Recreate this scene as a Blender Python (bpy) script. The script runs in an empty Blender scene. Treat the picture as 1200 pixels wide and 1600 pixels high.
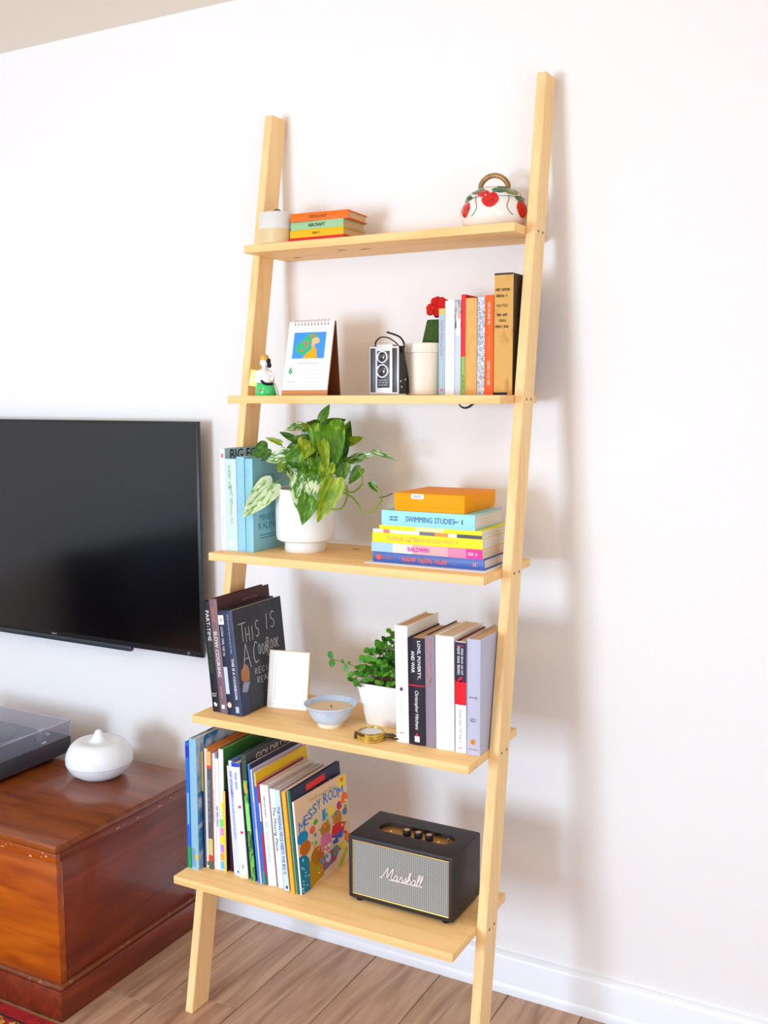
import bpy, bmesh, math, random
from mathutils import Vector, Matrix
random.seed(7)
sc = bpy.context.scene
COL = sc.collection
R = math.radians

def lin(c):
    return tuple(((v/255)/12.92 if v/255 <= .04045 else ((v/255+.055)/1.055)**2.4) for v in c)

# ------------------------------------------------------------------ camera
cam = bpy.data.cameras.new('camera'); camo = bpy.data.objects.new('camera', cam); COL.objects.link(camo)
_y, _p, _r = R(28.3429), R(-6.6186), R(.1661)
_M = Matrix.Rotation(_y, 3, 'Z') @ Matrix.Rotation(_p, 3, 'X') @ Matrix.Rotation(_r, 3, 'Y')
_X, _Y, _Z = _M.col[0], _M.col[1], _M.col[2]
_m = Matrix((( _X[0], _Z[0], -_Y[0]), (_X[1], _Z[1], -_Y[1]), (_X[2], _Z[2], -_Y[2]))).to_4x4()
_m.translation = (1.4415, -2.1659, 1.4268)
camo.matrix_world = _m
cam.sensor_fit = 'HORIZONTAL'; cam.sensor_width = 36; cam.lens = 1586.86*36/1200
cam.clip_start = .02
sc.camera = camo

# ------------------------------------------------------------------ light
wd = bpy.data.worlds.new('world'); sc.world = wd; wd.use_nodes = True
wd.node_tree.nodes['Background'].inputs[0].default_value = (.80, .90, 1, 1)
wd.node_tree.nodes['Background'].inputs[1].default_value = 1.0
def area(name, loc, rot, sx, sy, energy, color, shape='RECTANGLE'):
    l = bpy.data.lights.new(name, 'AREA'); l.shape = shape; l.size = sx; l.size_y = sy
    l.energy = energy; l.color = color
    o = bpy.data.objects.new(name, l); COL.objects.link(o); o.location = loc; o.rotation_euler = rot
    return o
# daylight entering through the window opposite the shelf (window_1) and cool fill from an added, unseen side window (added_side_window)
area('window_daylight', (-.55, -4.24, 1.15), (R(90), 0, 0), .9, 1.1, 142, (.60, .785, 1.0))
area('added_side_fill', (2.64, -2.6, .85), (0, R(90), 0), 1.3, 1.8, 36, (.56, .77, 1.0))
# warm fill light added out of view, beside the camera
_pl = bpy.data.lights.new('added_warm_fill', 'POINT'); _pl.energy = 15; _pl.color = (1.0, .64, .26); _pl.shadow_soft_size = .14
_po = bpy.data.objects.new('added_warm_fill', _pl); COL.objects.link(_po); _po.location = (.25, -2.3, 2.12)
vs = sc.view_settings
vs.view_transform = 'Standard'; vs.look = 'None'; vs.gamma = 1; vs.use_curve_mapping = False
vs.exposure = -0.28
sc.cycles.max_bounces = 8; sc.cycles.diffuse_bounces = 6

# ------------------------------------------------------------------ materials
_mats = {}
def mat(name, rgb, rough=.5, metal=0, spec=.5, coat=0, noise=None, bump=None, trans=0, alpha=1, emit=None, sss=0):
    """noise=(rgb2, scale_xyz, low, high[,detail]); bump=(scale_xyz, strength)"""
    if name in _mats: return _mats[name]
    m = bpy.data.materials.new(name); m.use_nodes = True; nt = m.node_tree; b = nt.nodes['Principled BSDF']
    b.inputs['Base Color'].default_value = (*lin(rgb), 1)
    b.inputs['Roughness'].default_value = rough; b.inputs['Metallic'].default_value = metal
    b.inputs['Specular IOR Level'].default_value = spec; b.inputs['Coat Weight'].default_value = coat
    b.inputs['Transmission Weight'].default_value = trans; b.inputs['Alpha'].default_value = alpha
    tc = None
    def mapped(s):
        nonlocal tc
        if tc is None: tc = nt.nodes.new('ShaderNodeTexCoord')
        mp = nt.nodes.new('ShaderNodeMapping'); mp.inputs['Scale'].default_value = s if hasattr(s, '__len__') else (s, s, s)
        nt.links.new(tc.outputs['Object'], mp.inputs[0]); return mp
    if noise:
        mp = mapped(noise[1]); n = nt.nodes.new('ShaderNodeTexNoise'); n.inputs['Scale'].default_value = 1
        n.inputs['Detail'].default_value = noise[4] if len(noise) > 4 else 4
        n.inputs['Distortion'].default_value = noise[5] if len(noise) > 5 else .3
        nt.links.new(mp.outputs[0], n.inputs['Vector'])
        r = nt.nodes.new('ShaderNodeValToRGB'); r.color_ramp.elements[0].position = noise[2]; r.color_ramp.elements[1].position = noise[3]
        r.color_ramp.elements[0].color = (*lin(rgb), 1); r.color_ramp.elements[1].color = (*lin(noise[0]), 1)
        nt.links.new(n.outputs['Fac'], r.inputs[0]); nt.links.new(r.outputs[0], b.inputs['Base Color'])
    if bump:
        mp = mapped(bump[0]); n = nt.nodes.new('ShaderNodeTexNoise'); n.inputs['Scale'].default_value = 1; n.inputs['Detail'].default_value = 3
        nt.links.new(mp.outputs[0], n.inputs['Vector'])
        bp = nt.nodes.new('ShaderNodeBump'); bp.inputs['Strength'].default_value = bump[1]; bp.inputs['Distance'].default_value = .002
        nt.links.new(n.outputs['Fac'], bp.inputs['Height']); nt.links.new(bp.outputs[0], b.inputs['Normal'])
    _mats[name] = m; return m
def C(r, g, b, rough=.5):      # plain printed colour
    g_ = (r+g+b)/3; r, g, b = (int(min(255, max(0, g_+(v-g_)*1.14))) for v in (r, g, b))
    return mat('print_%d_%d_%d_%d' % (r, g, b, int(rough*100)), (r, g, b), rough, spec=.3)

WALL = mat('wall_paint', (246, 242, 239), .75, spec=.25, bump=((60, 60, 60), .05))
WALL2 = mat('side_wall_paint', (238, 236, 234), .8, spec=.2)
CEIL = mat('ceiling_paint', (242, 232, 216), .85, spec=.2)
TRIM = mat('trim_paint', (246, 246, 248), .35)
PINE_X = mat('pine_along_shelf', (255, 210, 144), .55, spec=.3, noise=((240, 182, 106), (3, 40, 40), .42, .85, 5, 1.2), bump=((4, 160, 160), .12))
PINE_Z = mat('pine_along_rail', (255, 216, 156), .55, spec=.3, noise=((242, 190, 120), (45, 45, 2.5), .42, .85, 5, 1.0), bump=((160, 160, 4), .12))
KNOT = mat('pine_knot', (196, 136, 72), .6, spec=.2, noise=((136, 84, 40), (80, 80, 80), .4, .7))
PAGE = mat('paper_page_edges', (236, 222, 200), .85, noise=((206, 186, 160), (900, 6, 6), .35, .75, 2, 0))
PAGEW = mat('white_page_edges', (240, 234, 228), .85, noise=((212, 204, 196), (900, 6, 6), .35, .75, 2, 0))
PAGET = mat('tan_page_edges', (226, 194, 152), .85, noise=((196, 160, 118), (900, 6, 6), .35, .75, 2, 0))
BLACK = C(22, 20, 24, .5); WHITE = C(246, 246, 246, .45)

# ------------------------------------------------------------------ mesh helpers
def box(bm, lo, hi, bev=0, seg=2):
    lo, hi = Vector(lo), Vector(hi)
    v = [bm.verts.new((x, y, z)) for x in (lo.x, hi.x) for y in (lo.y, hi.y) for z in (lo.z, hi.z)]
    fs = [bm.faces.new([v[i] for i in q]) for q in ((0,1,3,2),(4,6,7,5),(0,4,5,1),(2,3,7,6),(0,2,6,4),(1,5,7,3))]
    if bev > 0:
        es = list({e for f in fs for e in f.edges})
        bmesh.ops.bevel(bm, geom=es, offset=bev, segments=seg, profile=.5, affect='EDGES')
def lathe(bm, prof, c=(0, 0, 0), seg=40):
    c = Vector(c); rings = []
    for r, z in prof:
        if r < 1e-6: rings.append([bm.verts.new(c+Vector((0, 0, z)))])
        else: rings.append([bm.verts.new(c+Vector((r*math.cos(2*math.pi*k/seg), r*math.sin(2*math.pi*k/seg), z))) for k in range(seg)])
    for a, b in zip(rings, rings[1:]):
        if len(a) == 1 and len(b) == 1: continue
        for k in range(seg):
            k2 = (k+1) % seg
            if len(a) == 1: bm.faces.new((a[0], b[k], b[k2]))
            elif len(b) == 1: bm.faces.new((a[k], b[0], a[k2]))
            else: bm.faces.new((a[k], b[k], b[k2], a[k2]))
def smooth_path(pts, n=6):
    pts = [Vector(p) for p in pts]
    if len(pts) < 3: return pts
    out = []
    for i in range(len(pts)-1):
        p0 = pts[max(i-1, 0)]; p1 = pts[i]; p2 = pts[i+1]; p3 = pts[min(i+2, len(pts)-1)]
        for k in range(n):
            t = k/n
            out.append(.5*((2*p1)+(-p0+p2)*t+(2*p0-5*p1+4*p2-p3)*t*t+(-p0+3*p1-3*p2+p3)*t**3))
    return out+[pts[-1]]
def tube(bm, pts, rad, seg=8, smooth=True, flat=1.0):
    pts = smooth_path(pts) if smooth else [Vector(p) for p in pts]
    n = len(pts); rings = []; up = Vector((0, 0, 1))
    for i, p in enumerate(pts):
        d = (pts[min(i+1, n-1)]-pts[max(i-1, 0)]).normalized()
        a = d.cross(up)
        if a.length < 1e-3: a = d.cross(Vector((1, 0, 0)))
        a.normalize(); b = d.cross(a).normalized()
        r = rad(i/(n-1)) if callable(rad) else rad
        rings.append([bm.verts.new(p+a*r*math.cos(2*math.pi*k/seg)+b*r*flat*math.sin(2*math.pi*k/seg)) for k in range(seg)])
    for a, b in zip(rings, rings[1:]):
        for k in range(seg): bm.faces.new((a[k], a[(k+1) % seg], b[(k+1) % seg], b[k]))
    bm.faces.new(rings[0][::-1]); bm.faces.new(rings[-1])
def prism(bm, poly, o, ux, uy, h):
    """polygon in the plane (ux,uy) at o, extruded by h along ux x uy"""
    o, ux, uy = Vector(o), Vector(ux), Vector(uy); n = ux.cross(uy).normalized()
    a = [bm.verts.new(o+ux*p[0]+uy*p[1]) for p in poly]; b = [bm.verts.new(v.co+n*h) for v in a]
    k = len(poly)
    bm.faces.new(a[::-1]); bm.faces.new(b)
    for i in range(k): bm.faces.new((a[i], a[(i+1) % k], b[(i+1) % k], b[i]))
def ellipse(cx, cy, rx, ry, n=20, a0=0):
    return [(cx+rx*math.cos(2*math.pi*k/n+a0), cy+ry*math.sin(2*math.pi*k/n+a0)) for k in range(n)]
def finish(bm, smooth=True, ang=38):
    bmesh.ops.recalc_face_normals(bm, faces=bm.faces)
    me = bpy.data.meshes.new('mesh'); bm.to_mesh(me); bm.free()
    if smooth and len(me.polygons):
        me.polygons.foreach_set('use_smooth', [True]*len(me.polygons)); me.set_sharp_from_angle(angle=R(ang))
    return me
def obj(name, me, m, parent=None):
    if isinstance(me, bmesh.types.BMesh): me = finish(me)
    me.name = name
    if m is not None: me.materials.clear(); me.materials.append(m)
    o = bpy.data.objects.new(name, me); COL.objects.link(o)
    if parent is not None: o.parent = parent
    return o
def thing(name, label, cat, loc=(0, 0, 0), rot=(0, 0, 0), group=None):
    o = bpy.data.objects.new(name, None); COL.objects.link(o); o.location = loc; o.rotation_euler = rot
    o.empty_display_size = .03
    return tag(o, label, cat, group)
def tag(o, label, cat, group=None):
    o['label'] = label; o['category'] = cat
    if group: o['group'] = group
    return o
def struct(name, me, m, parent=None, label=None):
    o = obj(name, me, m, parent); o['kind'] = 'structure'
    if label: o['label'] = label
    return o
def bmn(): return bmesh.new()
def bpart(name, m, parent, *boxes, bev=0, seg=2):
    bm = bmn()
    for lo, hi in boxes: box(bm, lo, hi, bev, seg)
    return obj(name, bm, m, parent)
_tc = {}
def textpts(s, shear, bold):
    k = (s, shear, bold)
    if k not in _tc:
        cu = bpy.data.curves.new('t', 'FONT'); cu.body = s; cu.align_x = 'LEFT'; cu.size = 1; cu.resolution_u = 2
        cu.shear = shear; cu.offset = bold; cu.extrude = .0
        o = bpy.data.objects.new('t', cu)
        me = bpy.data.meshes.new_from_object(o)
        bpy.data.objects.remove(o); bpy.data.curves.remove(cu)
        vs_ = [v.co.copy() for v in me.vertices]; fs = [tuple(p.vertices) for p in me.polygons]
        bpy.data.meshes.remove(me)
        xs = [v.x for v in vs_]; ys = [v.y for v in vs_]
        _tc[k] = (vs_, fs, min(xs), max(xs), min(ys), max(ys))
    return _tc[k]
def text(parent, s, o, ux, uy, m, w=None, h=None, shear=0, bold=0, name='lettering', label=None):
    """flat lettering centred on o; w or h (or both) set its size"""
    if 'M' in s: bold = 0
    vs_, fs, x0, x1, y0, y1 = textpts(s, shear, bold)
    o, ux, uy = Vector(o), Vector(ux).normalized(), Vector(uy).normalized(); n = ux.cross(uy)
    if w is None: sy = h/(y1-y0); sx = sy
    elif h is None: sx = w/(x1-x0); sy = sx
    else: sx = w/(x1-x0); sy = h/(y1-y0)
    me = bpy.data.meshes.new('lettering')
    me.from_pydata([tuple(o+ux*((v.x-(x0+x1)/2)*sx)+uy*((v.y-(y0+y1)/2)*sy)+n*.0003) for v in vs_], [], fs)
    ob = obj(name, me, m, parent)
    if label: ob['label'] = label
    return ob
def scribble(parent, o, ux, uy, w, h, m, seed=0, gap=.28, name='lettering', words=True):
    """a line of small print too fine to read in the photograph: separate letter-sized marks"""
    rnd = random.Random(seed); o, ux, uy = Vector(o), Vector(ux), Vector(uy); bm = bmn(); x = -w/2; k = 0; wl = rnd.randint(3, 6)
    while x < w/2-.3*h:
        cw = h*rnd.uniform(.32, .6); top = h*rnd.choice((.5, .36, .36, .5)); bt = -h*.5*rnd.choice((1, 1, .9))
        st = max(h*.13, .00035)
        for q in (((x, bt), (x+st, top)), ((x+cw-st, bt), (x+cw, top*rnd.choice((1, .7)))), ((x, rnd.choice((bt, 0, top-st))), None)):
            (ax, ay), e = q
            bx_, by_ = e if e else (x+cw, ay+st)
            prism(bm, ((ax, ay), (bx_, ay), (bx_, by_), (ax, by_)), o, ux, uy, .0002)
        x += cw+h*gap*.6; k += 1
        if words and k >= wl: x += h*.45; k = 0; wl = rnd.randint(3, 6)
    return obj(name, finish(bm, False), m, parent)
STK = {'T': [[(0,1),(1,1)],[(.5,1),(.5,0)]], 'H': [[(0,1),(.05,0)],[(.9,1),(.95,0)],[(0,.5),(.95,.5)]], 'I': [[(.5,1),(.5,0)]],
 'S': [[(.9,.9),(.5,1),(.15,.8),(.3,.55),(.75,.42),(.85,.15),(.5,0),(.1,.08)]], 'A': [[(0,0),(.45,1),(.95,0)],[(.15,.4),(.8,.4)]],
 'C': [[(.95,.9),(.55,1),(.15,.7),(.1,.3),(.4,0),(.95,.08)]], 'O': [[(.5,1),(.12,.75),(.1,.25),(.5,0),(.88,.25),(.88,.75),(.5,1)]],
 'K': [[(.1,1),(.1,0)],[(.85,1),(.12,.45),(.9,0)]], 'B': [[(.1,0),(.1,1),(.7,.9),(.7,.6),(.12,.52),(.85,.38),(.8,.05),(.1,0)]],
 'R': [[(.1,0),(.1,1),(.75,.85),(.7,.55),(.12,.5),(.85,0)]], 'E': [[(.85,1),(.1,1),(.1,0),(.85,0)],[(.1,.5),(.7,.5)]],
 'P': [[(.1,0),(.1,1),(.8,.85),(.75,.5),(.12,.45)]], 'L': [[(.1,1),(.1,0),(.85,0)]], 'F': [[(.85,1),(.1,1),(.1,0)],[(.1,.5),(.7,.5)]]}
def chalk(parent, s, o, ux, uy, cw, ch, th, m, seed=1, name='chalk_lettering'):
    """hand-drawn lettering: every stroke a thin raised ribbon"""
    rnd = random.Random(seed); bm = bmn(); x = 0; o, ux, uy = Vector(o), Vector(ux), Vector(uy)
    for c in s:
        if c == ' ': x += cw*.7; continue
        k = rnd.uniform(.9, 1.12); dy = rnd.uniform(-.08, .08)*ch; sh = rnd.uniform(-.05, .12)
        for st in STK[c.upper()]:
            p = [(x+(a+sh*b)*cw*.78*k, dy+b*ch*k) for a, b in st]
            for (ax, ay), (bx_, by_) in zip(p, p[1:]):
                L = math.hypot(bx_-ax, by_-ay)
                if L < 1e-6: continue
                nx, ny = -(by_-ay)/L*th/2, (bx_-ax)/L*th/2; ex, ey = (bx_-ax)/L*th*.3, (by_-ay)/L*th*.3
                prism(bm, ((ax-ex+nx, ay-ey+ny), (ax-ex-nx, ay-ey-ny), (bx_+ex-nx, by_+ey-ny), (bx_+ex+nx, by_+ey+ny)), o, ux, uy, .0003)
        x += cw*k
    return obj(name, finish(bm, False), m, parent)

# ------------------------------------------------------------------ the room
XL, XR, YF, ZC = -2.8, 2.6, -4.2, 2.4025
bm = bmn(); box(bm, (XL-.1, 0, -.1), (XR+.1, .1, ZC+.1)); struct('wall_back', bm, WALL)
def wall_open(name, lo, hi, axis, o):
    """wall slab lo..hi with a rectangular opening o=(a0,a1,z0,z1) along axis"""
    bm = bmn(); a0, a1, z0, z1 = o; i = axis
    def seg(p, q, zz0, zz1):
        l, h = list(lo), list(hi); l[i] = p; h[i] = q; l[2] = zz0; h[2] = zz1; box(bm, l, h)
    seg(lo[i], a0, lo[2], hi[2]); seg(a1, hi[i], lo[2], hi[2]); seg(a0, a1, lo[2], z0) if z0 > lo[2]+.001 else None; seg(a0, a1, z1, hi[2])
    return struct(name, bm, WALL2)
wall_open('wall_front', (XL-.1, YF-.1, 0), (XR+.1, YF, ZC), 0, (-1.1, 0.0, .6, 1.7))
bm = bmn(); box(bm, (XL-.1, YF, 0), (XL, 0, ZC)); struct('wall_left', bm, WALL2)
wall_open('wall_right', (XR, YF, 0), (XR+.1, 0, ZC), 1, (-3.5, -1.7, .2, 1.5))  # opening made for the added side window
bm = bmn(); box(bm, (XL-.1, YF-.1, ZC), (XR+.1, .1, ZC+.1)); struct('ceiling', bm, CEIL)
# window frames
bm = bmn()
for a, b in (((-1.1, YF-.03, .60), (-1.06, YF-.01, 1.70)), ((-.04, YF-.03, .60), (0, YF-.01, 1.70)), ((-1.06, YF-.03, .60), (-.04, YF-.01, .63)), ((-1.06, YF-.03, 1.67), (-.04, YF-.01, 1.70))): box(bm, a, b, .003)
struct('window_1', bm, TRIM, label='white window frame opposite the shelf')
bm = bmn()
for a, b in (((XR+.02, -3.5, .2), (XR+.03, -3.44, 1.5)), ((XR+.02, -1.76, .2), (XR+.03, -1.7, 1.5)), ((XR+.02, -3.44, .2), (XR+.03, -1.76, .25)), ((XR+.02, -3.44, 1.45), (XR+.03, -1.76, 1.5))): box(bm, a, b)
struct('added_side_window', bm, TRIM, label='white side window frame added on the right wall for fill light')

# floor: one sub-floor with planks running towards the wall
FL_SUB = mat('sub_floor', (96, 70, 50), .8)
PL = [mat('oak_plank_%d' % i, a, .42, noise=(b, (26, 2.2, 20), .36, .74, 6, 1.5), bump=((60, 4, 40), .08)) for i, (a, b) in enumerate([
    ((200, 160, 130), (146, 104, 78)), ((206, 166, 134), (154, 112, 84)), ((192, 152, 124), (136, 98, 74)), ((204, 166, 130), (148, 106, 76))])]
bm = bmn(); box(bm, (XL-.1, YF-.1, -.1), (XR+.1, .1, -.010)); floor = struct('floor', bm, FL_SUB)
rnd = random.Random(3); PW, PLN = .18, 1.4
x = XL; col_i = 0; _pm = {}
while x < XR:
    w = min(PW, XR-x); y = YF-rnd.uniform(0, PLN-.2)
    while y < 0:
        y0, y1 = max(y, YF), min(y+PLN, 0)
        if y1-y0 > .02:
            bm = bmn(); box(bm, (0, 0, 0), (w-.0016, y1-y0-.0016, .0098), .0009, 1)
            o = obj('plank', bm, PL[rnd.randrange(4)], floor); o.location = (x, y0, -.0098)
        y += PLN
    x += PW; col_i += 1
# baseboards
BH = .0985
def base(name, a, b, axis_n):
    """profiled skirting along the wall from a to b; axis_n = direction into the room"""
    bm = bmn(); prof = [(0, 0), (.022, 0), (.022, .012), (.0175, .022), (.0165, .024), (.0165, BH-.012), (.012, BH-.004), (.006, BH), (0, BH)]
    a, b, n = Vector(a), Vector(b), Vector(axis_n)
    r0 = [bm.verts.new(a+n*p+Vector((0, 0, z))) for p, z in prof]; r1 = [bm.verts.new(b+n*p+Vector((0, 0, z))) for p, z in prof]
    for i in range(len(prof)): j = (i+1) % len(prof); bm.faces.new((r0[i], r0[j], r1[j], r1[i]))
    bm.faces.new(r0); bm.faces.new(r1[::-1])
    return struct(name, bm, TRIM)
base('baseboard_back', (XL, 0, 0), (XR, 0, 0), (0, -1, 0))
base('baseboard_left', (XL, YF, 0), (XL, -.022, 0), (1, 0, 0))
# unseen pendant fittings, added to go with the warm fill light
t = thing('added_pendant', 'unseen pendant lamp fittings added on the ceiling for the warm fill light', 'lamp', (.25, -2.3, ZC))
bm = bmn(); lathe(bm, [(0, 0), (.05, 0), (.05, -.02), (0, -.025)], seg=24); obj('ceiling_rose', bm, TRIM, t)
bm = bmn(); tube(bm, [(0, 0, -.02), (0, 0, -.125)], .004, 8, False); obj('cord', bm, TRIM, t)
bm = bmn(); lathe(bm, [(.006, -.10), (.03, -.105), (.032, -.13), (.006, -.132)], seg=24); obj('holder', bm, TRIM, t)

# ------------------------------------------------------------------ ladder shelf
W, H, D, RT, RD, YT = .686, 2.0937, .3768, .0208, .0604, .0033
INL, INR, TH = .0057, .0118, .0178
SZ = {1: 1.772, 2: 1.4243, 3: 1.0694, 4: .7086, 5: .3601}
SF = {1: .187, 2: .261, 3: .3427, 4: .4146, 5: .4901}
SB = {1: .004, 2: .0468, 3: .0801, 4: .1558, 5: .215}
lad = thing('ladder_shelf', 'tall leaning pine ladder bookshelf with five shelves against the white wall', 'bookshelf')
def rail(x0, x1, dx):
    bm = bmn(); v = []
    for z, yb, s in ((0, -D, 0), (H, -YT, dx)):
        v += [bm.verts.new((x+s, y, z)) for x, y in ((x0, yb-RD), (x1, yb-RD), (x1, yb), (x0, yb))]
    for q in ((0,1,2,3),(4,7,6,5),(0,4,5,1),(1,5,6,2),(2,6,7,3),(3,7,4,0)): bm.faces.new([v[i] for i in q])
    bmesh.ops.recalc_face_normals(bm, faces=bm.faces)
    bmesh.ops.bevel(bm, geom=list(bm.edges), offset=.0012, segments=2, affect='EDGES')
    return obj('side_rail', bm, PINE_Z, lad)
rail(-RT, 0, INL); rail(W, W+RT, -INR)
SCREW = mat('screw_steel', (120, 110, 100), .4, metal=.9)
for i in range(1, 6):
    z = SZ[i]; l, r = INL*z/H, W-INR*z/H
    bm = bmn(); box(bm, (l, -SF[i], z-TH), (r, -SB[i], z), .0011); sh = obj('shelf', bm, PINE_X, lad)
    yb = -(YT+(D-YT)*(1-z/H))
    for dy in (-.018, -.044):
        bm = bmn(); lathe(bm, [(0, .0006), (.0024, .0006), (.0032, 0), (.0032, -.0015), (0, -.0015)], seg=12)
        s = obj('screw', bm, SCREW, lad); s.rotation_euler = (0, R(90), 0); s.location = (r+RT+.0003, yb+dy, z-TH*.5)
def knot(x, y, z, rx, ry, i):
    bm = bmn(); prism(bm, ellipse(0, 0, rx, ry, 18), (x, y, z), (1, 0, 0), (0, 1, 0), .0003); return obj('knot', bm, KNOT, lad)
knot(.276, -.143, SZ[3], .011, .006, 3); knot(.23, -.12, SZ[1]-TH-.0003, .012, .005, 1); knot(.285, -.11, SZ[1]-TH-.0003, .014, .005, 1); knot(.07, -.06, SZ[1]-TH-.0003, .012, .005, 1)

# ------------------------------------------------------------------ books
class Book: pass
def book(name, label, loc, t, h, d, lean=0, yaw=0, flat=False, cover=None, spine=None, hard=True, pages=PAGE, group=None, bulge=None):
    b = Book(); b.t, b.h, b.d = t, h, d
    rot = (0, R(-90), R(yaw)) if flat else (0, R(lean), R(yaw))
    b.o = thing(name, label, 'book', loc, rot, group)
    bt = .0022 if hard else .0006; bt = min(bt, t*.2); b.b = bulge if bulge is not None else (min(.0022, .07*t) if hard else .0002)
    bm = bmn(); box(bm, (0, bt*.8, 0), (bt, d, h), bt*.3, 1); box(bm, (t-bt, bt*.8, 0), (t, d, h), bt*.3, 1)
    sp = bm if spine is None else bmn()
    n = 6; poly = [(t*k/n, -b.b*(1-(2*k/n-1)**2)) for k in range(n+1)]+[(t, bt), (0, bt)]
    prism(sp, poly, (0, 0, 0), (1, 0, 0), (0, 1, 0), h)
    b.c = obj('cover', bm, cover, b.o)
    if spine is not None: obj('spine', sp, spine, b.o)
    ins = .0032 if hard else .0003
    bm = bmn(); box(bm, (bt, bt, ins), (t-bt, d-ins, h-ins)); obj('page_block', bm, pages, b.o)
    return b
SX, SY = (0, 0, -1), (1, 0, 0)
def spo(b, zf, xf=.5): return (b.t*xf, -b.b*(1-(2*xf-1)**2)-.0004, b.h*zf)
def stext(b, s, zf, m, w=None, h=None, xf=.5, across=False, **k):
    return text(b.o, s, spo(b, zf, xf), (1, 0, 0) if across else SX, (0, 0, 1) if across else SY, m, w, h, **k)
def sscr(b, zf, w, h, m, xf=.5, across=False, seed=0):
    return scribble(b.o, spo(b, zf, xf), (1, 0, 0) if across else SX, (0, 0, 1) if across else SY, w, h, m, seed)
def band(b, z0, z1, m, x0=0, x1=1, name='spine_band'):
    bm = bmn(); n = 5; e = .00035
    f = lambda x: -b.b*(1-(2*x-1)**2)
    xs = [x0+(x1-x0)*k/n for k in range(n+1)]
    poly = [(b.t*x, f(x)-e) for x in xs]+[(b.t*x, f(x)-.00002) for x in xs[::-1]]
    prism(bm, poly, (0, 0, b.h*z0), (1, 0, 0), (0, 1, 0), b.h*(z1-z0)); return obj(name, bm, m, b.o)
def cov(b, y0, y1, z0, z1, m, name='cover_panel', e=.0004):
    bm = bmn(); box(bm, (b.t-.0001, b.d*y0, b.h*z0), (b.t+e, b.d*y1, b.h*z1)); return obj(name, bm, m, b.o)
def ctext(b, s, yf, zf, m, w=None, h=None, e=.0003, **k): return text(b.o, s, (b.t+e, b.d*yf, b.h*zf), (0, 1, 0), (0, 0, 1), m, w, h, **k)
def cscr(b, yf, zf, w, h, m, seed=0, e=.0003): return scribble(b.o, (b.t+e, b.d*yf, b.h*zf), (0, 1, 0), (0, 0, 1), w, h, m, seed)
def blob(b, poly, m, name='cover_print', e=.0004):
    """flat printed shape on the front cover; poly in fractions of cover depth and height"""
    bm = bmn(); prism(bm, [(p[0]*b.d, p[1]*b.h) for p in poly], (b.t, 0, 0), (0, 1, 0), (0, 0, 1), e); return obj(name, finish(bm, False), m, b.o)
def place(rows, z, start, gap=.0002):
    """pack upright / leaning books left to right without overlap: rows = (xmin, t, h, lean)"""
    out = []; prev = None
    for xm, t, h, lean in rows:
        th = R(lean); x = max(xm, start)
        if prev:
            px, pt, ph, pth = prev; rx, rz = px+pt*math.cos(pth), -pt*math.sin(pth)
            for _ in range(2000):
                bad = False
                for k in range(9):
                    zz = rz+ph*math.cos(pth)*k/8
                    if zz > h*math.cos(th) or zz < 0: continue
                    if x+zz*math.tan(th) < rx+(zz-rz)*math.tan(pth)+gap: bad = True
                zz = h*math.cos(th)
                if rz <= zz <= rz+ph*math.cos(pth) and x+zz*math.tan(th) < rx+(zz-rz)*math.tan(pth)+gap: bad = True
                if x < rx+gap-rz*math.tan(pth): bad = True
                if not bad: break
                x += .0003
        prev = (x, t, h, th); out.append(x)
    return out

# ------------------------------------------------------------------ television on the wall
TVB = mat('tv_bezel', (18, 17, 22), .35); SCR = mat('tv_screen', (5, 4, 9), .12, spec=.62)
tv = thing('television', 'wide black flat television mounted on the wall above the wooden chest', 'television', (-1.0, -.055, .725))
TX0, TX1, TZ = -.68, .752, .632
bpart('cabinet', TVB, tv, ((TX0, -.002, 0), (TX1, .010, TZ)), bev=.002)
bpart('screen', SCR, tv, ((TX0+.008, -.0026, .016), (TX1-.008, -.001, TZ-.008)))
bpart('rear_housing', TVB, tv, ((TX0+.15, .010, .08), (TX1-.15, .035, TZ-.1)), bev=.006)
bpart('wall_mount', TVB, tv, ((-.2, .035, .2), (.2, .0545, .45)))
lip = bpart('lower_speaker_bar', mat('tv_bar', (40, 50, 58), .3), tv, ((TX0+.1, -.006, -.012), (.50, .010, .004)), bev=.004)
bpart('indicator', C(110, 110, 130), tv, ((.700, -.0032, .005), (.708, -.0018, .012)))
text(tv, 'SONY', (.205, -.0024, .008), (1, 0, 0), (0, 0, 1), C(150, 150, 160), h=.006, bold=.02)

# unseen sideboard added at the left wall to give the dark mirror image low on the television screen
SBD = mat('espresso_wood', (26, 20, 20), .55, noise=((18, 13, 13), (4, 30, 30), .35, .7))
sd = thing('added_sideboard', 'long low espresso-brown sideboard added at the left wall to darken the television reflection', 'sideboard', (XL+.23, -2.95, 0))
bpart('body', SBD, sd, ((-.205, -.95, .10), (.20, .95, .56)), bev=.003)
for k in range(4): dd_ = bpart('door', SBD, sd, ((.201, -.945+k*.4725, .115), (.217, -.945+k*.4725+.468, .545)), bev=.002); bpart('handle', SCREW, dd_, ((.217, -.945+k*.4725+.42, .30), (.226, -.945+k*.4725+.43, .38)), bev=.002)
for lx in (-.17, .16):
    for ly in (-.88, .88): bpart('leg', SBD, sd, ((lx-.02, ly-.02, 0), (lx+.02, ly+.02, .10)), bev=.002)

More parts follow.
